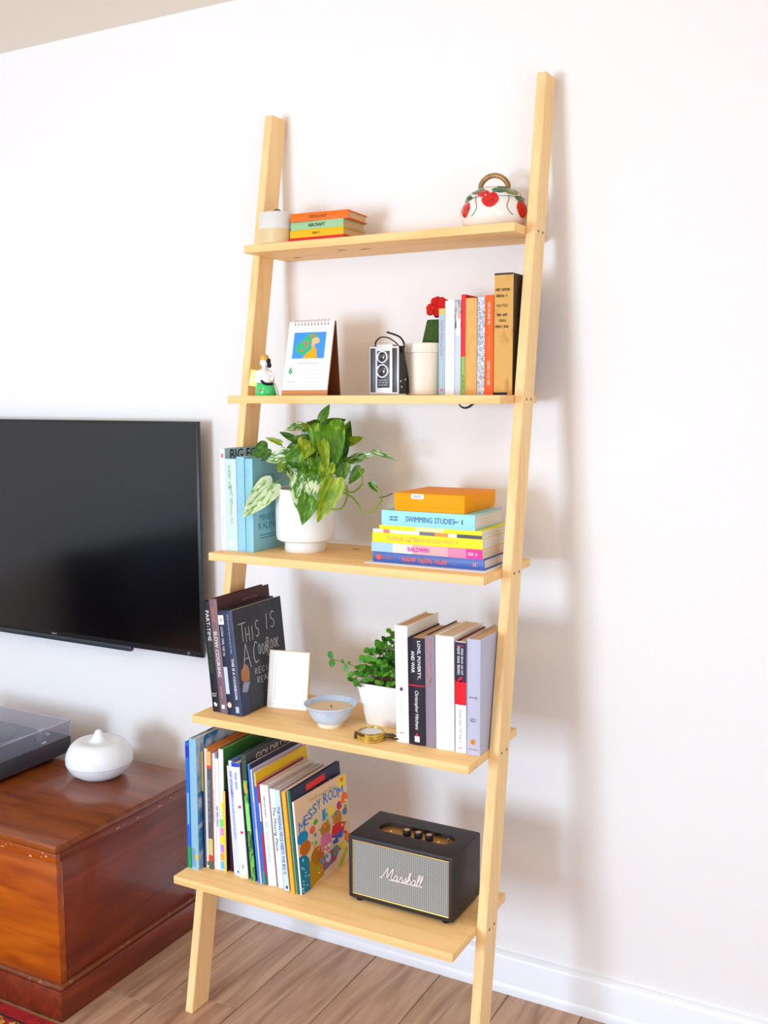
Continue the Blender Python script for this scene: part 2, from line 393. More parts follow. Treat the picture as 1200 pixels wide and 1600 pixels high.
# ------------------------------------------------------------------ wooden chest, rug
CH = mat('chest_wood', (190, 92, 12), .30, coat=.25, noise=((142, 54, 8), (3, 22, 22), .30, .72, 5, 1.2), bump=((8, 60, 60), .1))
CHL = mat('chest_lid_wood', (150, 74, 24), .30, coat=.3, noise=((104, 44, 16), (4, 26, 26), .30, .75, 5, 1.2), bump=((8, 60, 60), .1))
CHE = mat('chest_end_wood_shaded', (136, 50, 22), .32, coat=.25, noise=((92, 28, 16), (22, 3, 22), .30, .75, 5, 1.2), bump=((60, 8, 60), .1))  # darker copy of the chest wood, shade of the end put into its colour
CHW = mat('chest_worn_moulding', (122, 62, 30), .45, noise=((182, 134, 104), (60, 60, 60), .62, .74, 4, .4))
ch = thing('wooden_chest', 'old reddish-brown wooden chest with worn edges standing under the television', 'chest', (-.80, -.345, 0))
cx0, cx1, cy0, cy1 = -.55, .548, -.248, .235     # body, local
bpart('front_panel', CH, ch, ((cx0, cy0, .06), (cx1, cy0+.02, .385)), bev=.0015)
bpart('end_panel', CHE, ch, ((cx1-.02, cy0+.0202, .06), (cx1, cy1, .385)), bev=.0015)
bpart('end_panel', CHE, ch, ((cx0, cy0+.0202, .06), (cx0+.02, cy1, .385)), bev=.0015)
bpart('back_panel', CH, ch, ((cx0+.0202, cy1-.02, .06), (cx1-.0202, cy1, .385)))
bpart('bottom_panel', CH, ch, ((cx0+.0202, cy0+.0202, .06), (cx1-.0202, cy1-.0202, .08)))
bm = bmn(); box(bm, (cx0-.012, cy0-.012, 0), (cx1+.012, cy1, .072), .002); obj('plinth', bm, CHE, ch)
bm = bmn(); box(bm, (cx0-.008, cy0-.008, .0722), (cx1+.008, cy1, .0835), .003); obj('plinth_moulding', bm, CHW, ch)
lid = bpart('lid', CHL, ch, ((cx0-.010, cy0-.010, .4005), (cx1+.010, cy1+.012, .42)), bev=.004)
bpart('lid_front_rail', CH, ch, ((cx0-.008, cy0-.008, .377), (cx1+.008, cy0+.006, .4004)), bev=.002)
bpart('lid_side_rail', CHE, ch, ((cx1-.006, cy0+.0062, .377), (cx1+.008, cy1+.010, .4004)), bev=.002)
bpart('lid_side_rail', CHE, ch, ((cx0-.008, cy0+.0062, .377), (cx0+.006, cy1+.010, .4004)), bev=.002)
rnd = random.Random(5); CHIP = C(196, 158, 120, .7)
for k in range(16):   # paint chips along the worn arrises
    bm = bmn(); s = rnd.uniform(.0015, .004); e = rnd.random()
    if k < 8: c = (cx1+.0081, cy0+.02+e*.42, rnd.choice((.386, .392, .397))); box(bm, (c[0]-.0003, c[1]-s*1.6, c[2]-s*.5), (c[0]+.0004, c[1]+s*1.6, c[2]+s*.5), .0002, 1)
    else: c = (cx1-.01-e*.16, cy0-.0081, rnd.uniform(.381, .397)); box(bm, (c[0]-s, c[1]-.0004, c[2]-s*.6), (c[0]+s, c[1]+.0003, c[2]+s*.6), .0002, 1)
    obj('paint_chip', bm, CHIP, ch)

RUGF = mat('rug_field', (150, 22, 20), .95, noise=((206, 160, 60), (38, 38, 38), .50, .56, 2, 1.5), bump=((300, 300, 300), .5))
RUGR = mat('rug_red_border', (176, 14, 18), .95, noise=((120, 8, 14), (60, 60, 60), .35, .7), bump=((300, 300, 300), .5))
RUGD = mat('rug_dark_line', (52, 18, 30), .95)
rug = thing('rug', 'red patterned rug on the floor in front of the wooden chest', 'rug', (-1.1, -1.2, 0))
rx0, rx1, ry0, ry1 = -.9, .90, -.8, .584
def frame_boxes(i, j): return [((rx0+i, ry0+i, 0), (rx1-i, ry0+j, .007)), ((rx0+i, ry1-j, 0), (rx1-i, ry1-i, .007)), ((rx0+i, ry0+j, 0), (rx0+j, ry1-j, .007)), ((rx1-j, ry0+j, 0), (rx1-i, ry1-j, .007))]
bpart('outer_line', mat('rug_edge', (150, 90, 50), .95), rug, *frame_boxes(0, .004)); bpart('red_border', RUGR, rug, *frame_boxes(.004, .036)); bpart('dark_line', RUGD, rug, *frame_boxes(.036, .042))
bpart('field', RUGF, rug, ((rx0+.042, ry0+.042, 0), (rx1-.042, ry1-.042, .0068)))
rnd = random.Random(9)
for k in range(60):
    bm = bmn(); u = rnd.uniform(.05, .5); v = rnd.uniform(.05, .3); s = rnd.uniform(.008, .016)
    prism(bm, ellipse(rx1-.03-u, ry1-.045-v, s, s*.8, rnd.choice((4, 6, 8))), (0, 0, .0068), (1, 0, 0), (0, 1, 0), .0004)
    obj('motif', bm, rnd.choice((C(214, 172, 70, .95), C(60, 74, 92, .95), C(206, 196, 170, .95), C(120, 20, 30, .95))), rug)

# ------------------------------------------------------------------ turntable, diffuser
TTB = mat('turntable_plinth', (58, 54, 62), .45); SMK = mat('smoked_acrylic', (170, 172, 196), .06, alpha=.24, spec=.8)
EDGE = mat('acrylic_edge', (206, 206, 222), .15, alpha=.7)
tt = thing('turntable', 'black record player with a closed clear dust cover on the wooden chest', 'turntable', (-.6445, -.1545, .42))
TW, TD = .43, .35
bpart('plinth', TTB, tt, ((-TW, -TD, .012), (0, 0, .058)), bev=.003)
for fx in (-.05, -TW+.05):
    for fy in (-.05, -TD+.05):
        bm = bmn(); lathe(bm, [(0, 0), (.017, 0), (.019, .006), (.016, .0125), (0, .0125)], (fx, fy, 0), 20); obj('foot', bm, BLACK, tt)
bm = bmn(); lathe(bm, [(0, .058), (.145, .058), (.15, .062), (.15, .068), (.147, .070), (0, .070)], (-.25, -.175, 0), 64); obj('platter', bm, mat('record', (24, 24, 30), .3), tt)
bm = bmn(); tube(bm, [(-.05, -.06, .080), (-.055, -.15, .082), (-.075, -.24, .080), (-.11, -.275, .076)], .004); lathe(bm, [(0, .058), (.022, .058), (.022, .07), (.012, .074), (.012, .085), (0, .085)], (-.05, -.06, 0), 20)
obj('tonearm', bm, mat('tonearm_silver', (190, 192, 200), .25, metal=.9), tt)
bm = bmn(); w_ = .0025; z0, z1 = .0585, .102
for lo, hi in (((-TW, -TD, z1-w_), (0, 0, z1)), ((-w_, -TD, z0), (0, 0, z1-w_)), ((-TW, -TD, z0), (-TW+w_, 0, z1-w_)), ((-TW+w_, -TD, z0), (-w_, -TD+w_, z1-w_)), ((-TW+w_, -w_, z0), (-w_, 0, z1-w_))): box(bm, lo, hi)
dc = obj('dust_cover', bm, SMK, tt)
bpart('cover_edge', EDGE, tt, ((-.003, -TD, z1-.0008), (.0006, 0, z1+.0004)), ((-TW, -.003, z1-.0008), (0, .0006, z1+.0004)), ((-.003, -.003, z0), (.0006, .0006, z1)))
for hy in (-.10, -.27): bpart('cover_clip', mat('clip_chrome', (225, 228, 235), .15, metal=.8), tt, ((.0006, hy-.008, .062), (.003, hy+.008, .070)), bev=.001)

CER = mat('matte_white_plastic', (246, 245, 246), .4)
df = thing('aroma_diffuser', 'round white onion-shaped aroma diffuser with a small spout on the chest', 'diffuser', (-.466, -.229, .42))
bm = bmn(); lathe(bm, [(0, 0), (.045, 0), (.055, .003), (.074, .016), (.084, .032), (.0868, .0395)], seg=56); obj('base', bm, CER, df)
bm = bmn(); lathe(bm, [(.0872, .0402), (.0878, .052), (.085, .066), (.076, .083), (.064, .094), (.052, .098), (.040, .0955), (.030, .0945), (.022, .098), (.015, .107), (.010, .118), (.0065, .124), (.004, .125), (.003, .118), (0, .117)], seg=56); obj('upper_shell', bm, CER, df)

# ------------------------------------------------------------------ shelf 1 (top)
z1 = SZ[1]
j = thing('candle_jar', 'small two-tone white and beige ceramic jar at the left end of the top shelf', 'jar', (.066, -.140, z1))
bm = bmn(); lathe(bm, [(0, 0), (.037, 0), (.040, .003), (.0405, .036)]); obj('lower_glaze', bm, mat('beige_glaze', (226, 200, 150), .35), j)
bm = bmn(); lathe(bm, [(.0405, .036), (.0408, .0362), (.0406, .070), (.038, .074), (.034, .0735), (.033, .066), (0, .066)]); obj('upper_glaze', bm, mat('grey_white_glaze', (226, 222, 216), .4), j)
bm = bmn(); tube(bm, [(-.012, 0, .066), (-.010, 0, .078), (0, 0, .0825), (.010, 0, .078), (.012, 0, .066)], .003); obj('wick_loop', bm, mat('wick_metal', (120, 112, 84), .5), j)
vp = mat('vintage_red_cloth', (214, 26, 20), .6); G = 'small vintage books stacked on the top shelf'
def fbook(name, label, x0, x1, y, z, t, d, **k):
    return book(name, label, (x1, y, z), t, x1-x0, d, flat=True, **k)
b = fbook('small_book', 'small bright red book at the bottom of the top-shelf stack', .104, .2535, -.150, z1, .0125, .10, cover=vp, pages=PAGET, group=G)
b = fbook('small_book', 'small mustard yellow book above the red one in the top-shelf stack', .110, .2530, -.150, z1+.0127, .0170, .10, cover=C(224, 178, 20), pages=PAGET, group=G, yaw=0)
sscr(b, .50, .020, .0052, C(120, 84, 20), seed=3)
b = fbook('small_book', 'small pale green book lettered AIRCRAFT in the top-shelf stack', .112, .2530, -.150, z1+.0299, .0178, .10, cover=C(160, 196, 148), pages=PAGET, group=G)
stext(b, 'AIRCRAFT', .50, C(40, 70, 60), h=.0072, w=.046, bold=.02)
b = fbook('small_book', 'small burnt orange book lying on top of the top-shelf stack', .116, .2640, -.146, z1+.0479, .0185, .10, cover=C(222, 112, 16), pages=PAGET, group=G, yaw=4)
stext(b, 'GEOLOGY', .52, C(128, 60, 10), h=.0066, w=.046, bold=.02)

SP = (.592, -.089, z1)
pot = thing('strawberry_pot', 'round white lidded ceramic pot painted with red strawberries on the top shelf', 'pot', SP)
CW = mat('cream_white_glaze', (246, 240, 230), .15, coat=.4)
prof = [(0, 0), (.050, 0), (.055, .002), (.066, .012), (.0715, .022), (.0735, .034), (.0715, .047), (.066, .0585), (.0615, .064)]
lprof = [(.0632, .0645), (.0635, .066), (.056, .0745), (.046, .082), (.034, .088), (.018, .0925), (0, .094)]
bm = bmn(); lathe(bm, prof, seg=56); obj('pot_body', bm, CW, pot)
bm = bmn(); lathe(bm, lprof, seg=56); lidp = obj('lid', bm, CW, pot)
bm = bmn(); tube(bm, [(-.030, -.004, .086), (-.029, -.005, .100), (-.016, -.006, .112), (.002, -.006, .1155), (.018, -.004, .110), (.029, -.001, .098), (.030, 0, .087)], .0056, 12); obj('handle', bm, mat('brown_handle_glaze', (176, 128, 52), .25, noise=((126, 82, 30), (60, 60, 60), .4, .7)), pot)
def rad(z):
    p = prof+lprof
    for (r0, a), (r1, c) in zip(p, p[1:]):
        if a <= z <= c and c > a: return r0+(r1-r0)*(z-a)/(c-a)
    return .03
def decal(name, az, z, poly, m, e=.0007):
    bm = bmn(); az = R(az); cen = None
    def P(u, v):
        zz = min(max(z+v, .004), .0915); r = rad(zz)+e; a = az+u/max(rad(z), .03)
        return bm.verts.new((r*math.cos(a), r*math.sin(a), zz+e*.4))
    rings = [[P(u*s, v*s) for u, v in poly] for s in (.33, .66, 1)]; c = P(0, 0); n = len(poly)
    for k in range(n):
        bm.faces.new((c, rings[0][k], rings[0][(k+1) % n]))
        for a, b_ in zip(rings, rings[1:]): bm.faces.new((a[k], b_[k], b_[(k+1) % n], a[(k+1) % n]))
    return obj(name, bm, m, pot)
SB_ = mat('strawberry_red', (224, 30, 18), .2, coat=.4, noise=((190, 14, 10), (160, 160, 160), .5, .6)); SBG = mat('leaf_glaze', (70, 120, 60), .2, noise=((40, 80, 50), (90, 90, 90), .4, .6)); SBY = mat('olive_leaf_glaze', (150, 150, 50), .2, noise=((70, 110, 50), (90, 90, 90), .4, .6))
berry = [(math.sin(a)*(.0185 if math.cos(a) > 0 else .0185*(1+.25*math.cos(a))), math.cos(a)*.0175-(.004 if abs(math.sin(a)) < .3 and math.cos(a) > 0 else 0)) for a in [2*math.pi*k/20 for k in range(20)]]
leaf_ = [(u*.018, v*.0075) for u, v in ((-1, 0), (-.7, .7), (-.35, .75), (0, 1), (.4, .8), (.7, .55), (1, 0), (.7, -.6), (.3, -.75), (0, -1), (-.4, -.8), (-.75, -.6))]
for az, z, s in ((-76, .056, 1.0), (-126, .040, .95), (-14, .038, 1.05), (30, .042, 1), (90, .045, 1), (150, .04, 1), (-170, .045, .9)): decal('painted_strawberry', az, z, [(u*s, v*s) for u, v in berry], SB_)
decal('painted_strawberry', -92, .070, [(u*.75, v*.45) for u, v in berry], SB_)
for az, z, m in ((-56, .077, SBG), (-108, .077, SBG), (-28, .073, SBY), (-128, .063, SBG), (-40, .083, SBY), (-12, .060, SBG), (10, .08, SBG), (100, .08, SBG), (170, .08, SBY), (-150, .076, SBY)): decal('painted_leaf', az, z, leaf_, m)
VINE = C(128, 112, 60, .3)
for az, s in ((-100, 1), (-46, -1), (60, 1)):
    pts = []
    for k in range(12):
        q = k/11; zz = .066-.042*q; a = R(az+s*(-6+14*math.sin(q*3.4)*q)); pts.append(((rad(zz)+.0006)*math.cos(a), (rad(zz)+.0006)*math.sin(a), zz))
    bm = bmn(); tube(bm, pts, .0008, 5, False); obj('painted_vine', bm, VINE, pot)

# ------------------------------------------------------------------ shelf 2
z2 = SZ[2]
fg = thing('figurine', 'small ceramic figurine in white top and green skirt holding a yellow board', 'figurine', (.078, -.215, z2))
FGW = mat('figurine_white', (246, 242, 236), .2, coat=.4); FGG = mat('figurine_green', (52, 206, 112), .2, coat=.4); GOLD = mat('figurine_gold', (224, 168, 60), .3)
bm = bmn(); lathe(bm, [(0, 0), (.023, 0), (.0245, .004), (.024, .016), (.021, .026), (.018, .030), (0, .031)], (.002, 0, 0), 28); obj('skirt', bm, FGG, fg)
bm = bmn(); lathe(bm, [(0, .0295), (.0215, .0295), (.0225, .038), (.020, .049), (.015, .057), (.006, .062), (.0055, .066), (.0095, .070), (.0105, .076), (.0085, .083), (0, .086)], (-.001, 0, 0), 28); obj('torso', bm, FGW, fg)
bm = bmn(); lathe(bm, [(0, -.007), (.005, -.006), (.0075, 0), (.006, .006), (0, .008)], (.007, .002, .078), 16); lathe(bm, [(0, -.006), (.004, -.005), (.0058, 0), (.0045, .005), (0, .006)], (.010, .003, .069), 16); obj('hair', bm, BLACK, fg)
bm = bmn(); lathe(bm, [(.0098, .081), (.0104, .083), (.0085, .091), (.004, .0945), (0, .095)], (0, 0, 0), 20); obj('hat', bm, GOLD, fg)
bm = bmn(); box(bm, (-.012, -.0015, -.019), (.012, .0015, .019), .0012); bo = obj('yellow_board', bm, mat('figurine_yellow', (250, 240, 120), .3), fg); bo.location = (-.026, -.004, .040); bo.rotation_euler = (0, R(10), R(20))
bm = bmn(); tube(bm, [(-.010, -.006, .056), (-.018, -.012, .050), (-.022, -.009, .046)], .0035); obj('arm', bm, FGW, fg)
bm = bmn(); tube(bm, [(.012, -.004, .054), (.024, -.002, .046), (.022, -.006, .034)], .0035); obj('arm', bm, FGW, fg)
bm = bmn(); tube(bm, [(.004, -.0205, .034), (.012, -.0205, .028), (.019, -.014, .026), (.024, -.004, .027)], .003); obj('sash', bm, BLACK, fg)
bm = bmn(); tube(bm, [(.020, .004, .030), (.027, .004, .018), (.033, .004, .0)], .003); obj('cane', bm, mat('figurine_cane', (226, 206, 186), .3), fg)
bm = bmn(); prism(bm, ellipse(0, 0, .0032, .0032, 10), (.004, -.0246, .012), (1, 0, 0), (0, 0, 1), .0006); obj('red_flower', bm, C(216, 90, 20), fg)

cal = thing('desk_calendar', 'small white spiral desk calendar on a brown card easel showing a six', 'calendar', (.123, -.214, z2))
CW_, CH_ = .1225, .1715; th_ = math.atan2(.038, .167); ux = Vector((1, 0, 0)); uy = Vector((0, math.sin(th_), math.cos(th_))); nn = ux.cross(uy)
KRAFT = mat('kraft_card', (206, 140, 88), .8); KD = mat('kraft_card_inside', (120, 66, 26), .85)
def cpoly(name, m, poly, h, off): bm = bmn(); prism(bm, poly, nn*off, ux, uy, h); return obj(name, finish(bm, False), m, cal)
rect = lambda a, b_, c, d: [(a, c), (b_, c), (b_, d), (a, d)]
cpoly('front_board', KRAFT, rect(0, CW_, 0, CH_), .0015, 0)
bm = bmn(); uyb = Vector((0, -.016, .166)).normalized(); prism(bm, rect(0, CW_, 0, .168), (0, .0575, 0), ux, uyb, .0015); obj('back_board', finish(bm, False), KD, cal)
bpart('bottom_board', KD, cal, ((0, .001, 0), (CW_, .055, .0015)))
cpoly('page', C(248, 244, 242, .6), rect(.001, CW_-.001, .012, CH_), .0010, .0015)
px, py = (.018, .104), (.085, .146)
cpoly('picture', C(78, 150, 226, .5), rect(px[0], px[1], py[0], py[1]), .0002, .0025)
G1 = C(58, 178, 120, .5); hair = [(.028, .101), (.026, .112), (.034, .122), (.044, .128), (.052, .138), (.066, .144), (.080, .1425), (.084, .136), (.070, .131), (.066, .120), (.068, .108), (.058, .096), (.042, .093)]
cpoly('printed_hair', G1, hair, .0002, .0027)
cpoly('printed_face', C(244, 190, 140, .5), [(.068, .130), (.078, .134), (.086, .132), (.089, .126), (.086, .120), (.078, .119), (.076, .112), (.068, .112)], .0002, .0029)
cpoly('printed_dress', C(248, 170, 24, .5), [(.046, .0852), (.056, .096), (.068, .105), (.072, .114), (.077, .113), (.083, .104), (.086, .0852)], .0002, .0029)
for cxx, cyy in ((.054, .113), (.060, .121), (.044, .104), (.066, .136), (.074, .139), (.048, .122)): cpoly('printed_flower', C(232, 104, 110, .5), ellipse(cxx, cyy, .0036, .0034, 8), .0002, .0031)
text(cal, '6', nn*.0027+ux*.019+uy*.057, ux, uy, C(40, 160, 90), h=.016, bold=.03)
scribble(cal, nn*.0026+ux*.064+uy*.074, ux, uy, .050, .003, C(200, 190, 190), 4); scribble(cal, nn*.0026+ux*.022+uy*.031, ux, uy, .020, .003, C(200, 190, 190), 5)
for rr in range(4): scribble(cal, nn*.0026+ux*.080+uy*(.030+.009*rr), ux, uy, .044, .003, C(190, 182, 184), 10+rr, gap=1.6, words=False)
WIRE = mat('spiral_wire', (196, 150, 130), .35, metal=.6)
for k in range(11):
    xk = .018+k*.0088
    cpoly('punch_hole', C(60, 36, 30), ellipse(xk, CH_-.0075, .0018, .0016, 8), .0003, .0026)
    bm = bmn(); tube(bm, [nn*.003+ux*xk+uy*(CH_-.0075), nn*.005+ux*xk+uy*(CH_-.002), nn*.003+ux*xk+uy*(CH_+.003), -nn*.003+ux*xk+uy*(CH_+.003), -nn*.004+ux*xk+uy*(CH_-.003)], .0006, 5); obj('spiral_ring', bm, WIRE, cal)

# box camera
cm = thing('box_camera', 'vintage black and silver twin-lens box camera with a leather strap', 'camera', (.3665, -.238, z2))
LEA = mat('black_leatherette', (24, 20, 22), .5, bump=((500, 500, 500), .4)); ALU = mat('brushed_aluminium', (230, 230, 230), .3, metal=.5); GRY = mat('grey_ribbed_panel', (58, 56, 60), .4)
cw, chh = .071, .100
bm = bmn(); prism(bm, [(0.004, .003), (.062, .003), (.060, .016), (.036, .082), (.030, .105), (.004, .105)], (0.0015, 0, 0), (0, 1, 0), (0, 0, 1), cw-.003)
bmesh.ops.recalc_face_normals(bm, faces=bm.faces); bmesh.ops.bevel(bm, geom=list(bm.edges), offset=.0018, segments=2, affect='EDGES'); obj('body', bm, LEA, cm)
bpart('front_frame', ALU, cm, ((0, 0, .003), (cw, .005, chh+.004)), bev=.0025)
for x0 in (.003, cw-.015): bpart('side_strip', GRY, cm, ((x0, -.0012, .006), (x0+.012, .001, chh)), bev=.0008)
bpart('face_plate', mat('face_plate_silver', (226, 226, 226), .35, metal=.35), cm, ((.0175, -.0010, .006), (cw-.0175, .001, chh-.001)), bev=.0008)
bpart('lens_panel', mat('lens_panel_black', (40, 40, 44), .4), cm, ((.0205, -.0018, .016), (cw-.0205, -.0009, chh-.006)), bev=.0004)
for zc, r_ in ((.081, .0132), (.0515, .0150)):
    bm = bmn(); lathe(bm, [(r_*.78, 0), (r_, 0), (r_, .004), (r_*.92, .0065), (r_*.80, .0065), (r_*.76, .003)], seg=36); q = obj('lens_ring', bm, ALU, cm); q.location = (cw/2, -.0016, zc); q.rotation_euler = (R(90), 0, 0)
    bm = bmn(); lathe(bm, [(r_*.8, 0), (r_*.78, .002), (r_*.5, .0042), (0, .005)], seg=30); q = obj('lens_glass', bm, mat('lens_glass', (24, 22, 34), .05, spec=1, coat=1), cm); q.location = (cw/2, -.0016, zc); q.rotation_euler = (R(90), 0, 0)
for k, zz in enumerate((.032, .027, .022)): scribble(cm, (cw/2, -.0021, zz), (1, 0, 0), (0, 0, 1), .022, .0028, C(226, 226, 226), 30+k, name='name_plate_lettering')
bpart('viewfinder_lid', ALU, cm, ((.016, .003, .1032), (cw-.016, .024, .108)), bev=.0015)
bm = bmn(); tube(bm, [(.009, .012, .103), (.010, .012, .114), (.022, .012, .1235), (.040, .013, .122), (.056, .016, .112), (.062, .018, .104)], .0028, 8, flat=.5); obj('strap', bm, LEA, cm)
bm = bmn(); tube(bm, [(cw, .018, .090), (cw+.004, .018, .108), (cw-.004, .017, .122), (cw-.018, .015, .129), (cw-.034, .012, .134)], .0034, 8, flat=.6); obj('strap', bm, LEA, cm)
for yy, zz in ((.012, .030), (.034, .034), (.016, .018)):
    bm = bmn(); lathe(bm, [(0, .0015), (.0022, .0012), (.0024, 0)], seg=10); q = obj('side_button', bm, ALU, cm); q.location = (cw-.0015, yy, zz); q.rotation_euler = (0, R(90), 0)

# cream pot with a crocheted flowering cactus
CRP = mat('cream_ceramic', (246, 234, 214), .45)
cp = thing('cream_pot', 'plain cream ceramic pot with a rolled rim on the second shelf', 'pot', (.4545, -.150, z2))
bm = bmn(); lathe(bm, [(0, 0), (.0375, 0), (.040, .002), (.0425, .090), (.0450, .092), (.0456, .095), (.0456, .110), (.044, .112), (.041, .111), (.040, .10), (.039, .03), (0, .03)], seg=48); obj('pot_wall', bm, CRP, cp)
bm = bmn(); lathe(bm, [(0, .098), (.0395, .097)], seg=32); obj('filling', bm, mat('felt_soil', (196, 180, 150), .95), cp)
ca = thing('crochet_cactus', 'green knitted cactus with a bright red flower standing in the cream pot', 'ornament', (.470, -.150, z2+.0985))
bm = bmn(); v0 = [(-.016, -.011), (.016, -.011), (.016, .011), (-.016, .011)]
box(bm, (-.0205, -.010, 0), (.0185, .010, .064), .004, 3)
for v in bm.verts: v.co.x += v.co.z*.22; v.co.y += v.co.z*.05
obj('stem', bm, mat('green_wool', (72, 96, 30), .95, noise=((48, 70, 20), (240, 240, 240), .4, .6), bump=((420, 420, 420), .8)), ca)
REDW = mat('red_wool', (232, 28, 12), .9, noise=((196, 14, 8), (200, 200, 200), .4, .6), bump=((420, 420, 420), .8))
bm = bmn(); lathe(bm, [(0, -.016), (.010, -.012), (.016, 0), (.010, .013), (0, .017)], (.019, 0, .084), 16); obj('flower_core', bm, REDW, ca)
rnd = random.Random(2)
for k in range(30):
    th2 = rnd.uniform(0, 6.28); ph = math.acos(rnd.uniform(-.6, 1)); d_ = Vector((math.sin(ph)*math.cos(th2)*.021, math.sin(ph)*math.sin(th2)*.013, math.cos(ph)*.021)); bm = bmn()
    s = rnd.uniform(.007, .0095); lathe(bm, [(0, -s), (s*.7, -s*.7), (s, 0), (s*.7, s*.7), (0, s)], Vector((.019, 0, .084))+d_, 10); obj('petal', bm, REDW, ca)
# cord loop under the shelf
bm = bmn(); tube(bm, [(.543, -.16, z2-TH+.001), (.547, -.16, z2-TH-.006), (.556, -.16, z2-TH-.0095), (.566, -.16, z2-TH-.0075), (.574, -.16, z2-TH-.002), (.577, -.16, z2-TH+.001)], lambda u: .0016+.0024*u, 8, flat=.8)
tag(obj('strap_loop', bm, LEA, None), 'thin black strap end looping below the second shelf', 'strap')

# books at the right of shelf 2
rows = [(.5005, .0140, .1835, 0), (.5155, .0215, .1989, 0), (.538, .0138, .2006, 0), (.553, .0095, .2104, 0), (.563, .0255, .2020, 0), (.5895, .0170, .2034, 0), (.607, .0190, .2064, 0), (.6275, .0410, .2495, 0)]
xs = place(rows, z2, .5005); Gg = 'upright books on the second shelf'; YB = -.172
ROW2 = [('thin grey-blue paperback with faint pink print next to the red flower', C(176, 198, 206), None, False, .115, PAGEW),
 ('plain glossy white paperback between grey spines on the second shelf', C(250, 248, 248), None, False, .115, PAGEW),
 ('thin pale blue and grey book with a black and white picture on its spine', C(206, 216, 226), None, True, .115, PAGEW),
 ('tall thin red book with a green lower spine on the second shelf', C(220, 44, 48), None, True, .125, PAGEW),
 ('plain tan cloth book beside the red one on the second shelf', mat('tan_cloth', (232, 180, 104), .8, noise=((220, 164, 88), (200, 200, 60), .4, .7)), None, True, .12, PAGET),
 ('book with a busy blue-grey marbled spine on the second shelf', C(120, 124, 150), mat('marbled_spine', (226, 228, 236), .5, noise=((96, 96, 118), (200, 200, 150), .40, .66, 4, 2)), True, .12, PAGEW),
 ('bright orange book with white vertical lettering on the second shelf', C(250, 98, 6), None, True, .12, PAGEW),
 ('thick worn brown antique book at the right end of the second shelf', mat('dark_worn_board', (60, 42, 28), .6, noise=((92, 66, 40), (30, 30, 30), .4, .7)), mat('worn_tan_spine', (220, 168, 88), .7, noise=((168, 116, 40), (50, 50, 22), .55, .85, 5, .8)), True, .118, mat('dark_page_edges', (50, 38, 40), .8))]
bk2 = []
for (r_, x, (lb, cv, spn, hd, dd, pg)) in zip(rows, xs, ROW2):
    bk2.append(book('book', lb, (x, YB, z2), r_[1], r_[2], dd, cover=cv, spine=spn, hard=hd, pages=pg, group=Gg))
b = bk2[0]; band(b, .93, 1, C(228, 190, 110)); sscr(b, .66, .075, .006, C(206, 150, 186), seed=40); sscr(b, .22, .06, .004, C(226, 232, 236), seed=41); band(b, .045, .075, C(216, 120, 176), .3, .7)
b = bk2[2]; band(b, .70, .995, mat('photo_grey_spine', (196, 196, 200), .5, noise=((90, 88, 90), (160, 160, 60), .45, .6))); band(b, .62, .86, C(240, 238, 236), .3, .95); band(b, .80, .87, C(226, 160, 140), .5, .9)
b = bk2[3]; band(b, 0, .385, C(150, 178, 92)); sscr(b, .13, .03, .004, C(80, 110, 50), seed=42)
b = bk2[6]; sscr(b, .82, .045, .0062, C(252, 226, 206), seed=43); sscr(b, .52, .03, .0045, C(246, 150, 100), seed=44); sscr(b, .22, .05, .0065, C(252, 226, 206), seed=45)
b = bk2[7]; DK = C(62, 40, 16)
for zf, w_, s_ in ((.865, .030, 46), (.815, .026, 47), (.66, .022, 49), (.615, .014, 50), (.565, .030, 51)): sscr(b, zf, w_, .0058, DK, across=True, seed=s_, xf=.45)
stext(b, 'NOTES', .735, DK, w=.024, h=.006, xf=.45, across=True)
band(b, .985, 1, C(44, 30, 30)); band(b, 0, .022, C(34, 24, 22), 0, .75)

# ------------------------------------------------------------------ shelf 3
z3 = SZ[3]; Gg = 'pale blue books at the left of the third shelf'
rows = [(.0045, .0135, .2348, -.3), (.019, .0310, .2117, -.3), (.051, .0215, .2171, -.2), (.074, .0205, .2134, 0)]
xs = place(rows, z3, .0050)
LB = mat('light_blue_cloth', (150, 205, 222), .6, noise=((140, 196, 214), (200, 200, 200), .4, .7))
b = book('book', 'tallest of the blue books, white spine and BIG FO lettering, at the left end', (xs[0], -.294, z3), .0135, .2348, .16, -.3, cover=C(176, 206, 216), spine=C(246, 244, 248), pages=PAGEW, group=Gg)
band(b, .91, .95, C(236, 120, 160), .3, .8); ctext(b, 'BIG FO', .46, .935, C(40, 50, 60), w=.105, h=.026, bold=.01); sscr(b, .22, .05, .004, C(206, 206, 220), seed=60)
b = book('book', 'thick pale grey-blue book with yellow-green spine lettering on the third shelf', (xs[1], -.294, z3), .0310, .2117, .15, -.3, cover=C(150, 196, 214), spine=C(206, 228, 232), pages=PAGEW, group=Gg)
sscr(b, .80, .055, .009, C(176, 190, 130), seed=61, xf=.45); sscr(b, .60, .045, .009, C(186, 190, 140), seed=62, xf=.55); sscr(b, .45, .025, .007, C(216, 196, 120), seed=63, xf=.55); sscr(b, .33, .014, .008, C(216, 196, 120), seed=64, xf=.6)
bm = bmn(); prism(bm, ellipse(0, 0, .006, .006, 16), spo(b, .08), (1, 0, 0), (0, 0, 1), .0003); obj('publisher_mark', bm, C(240, 236, 240), b.o); sscr(b, .08, .005, .005, C(216, 130, 190), across=True, seed=65)
b = book('book', 'plain light blue hardback without lettering on the third shelf', (xs[2], -.294, z3), .0215, .2171, .15, -.2, cover=LB, pages=PAGEW, group=Gg)
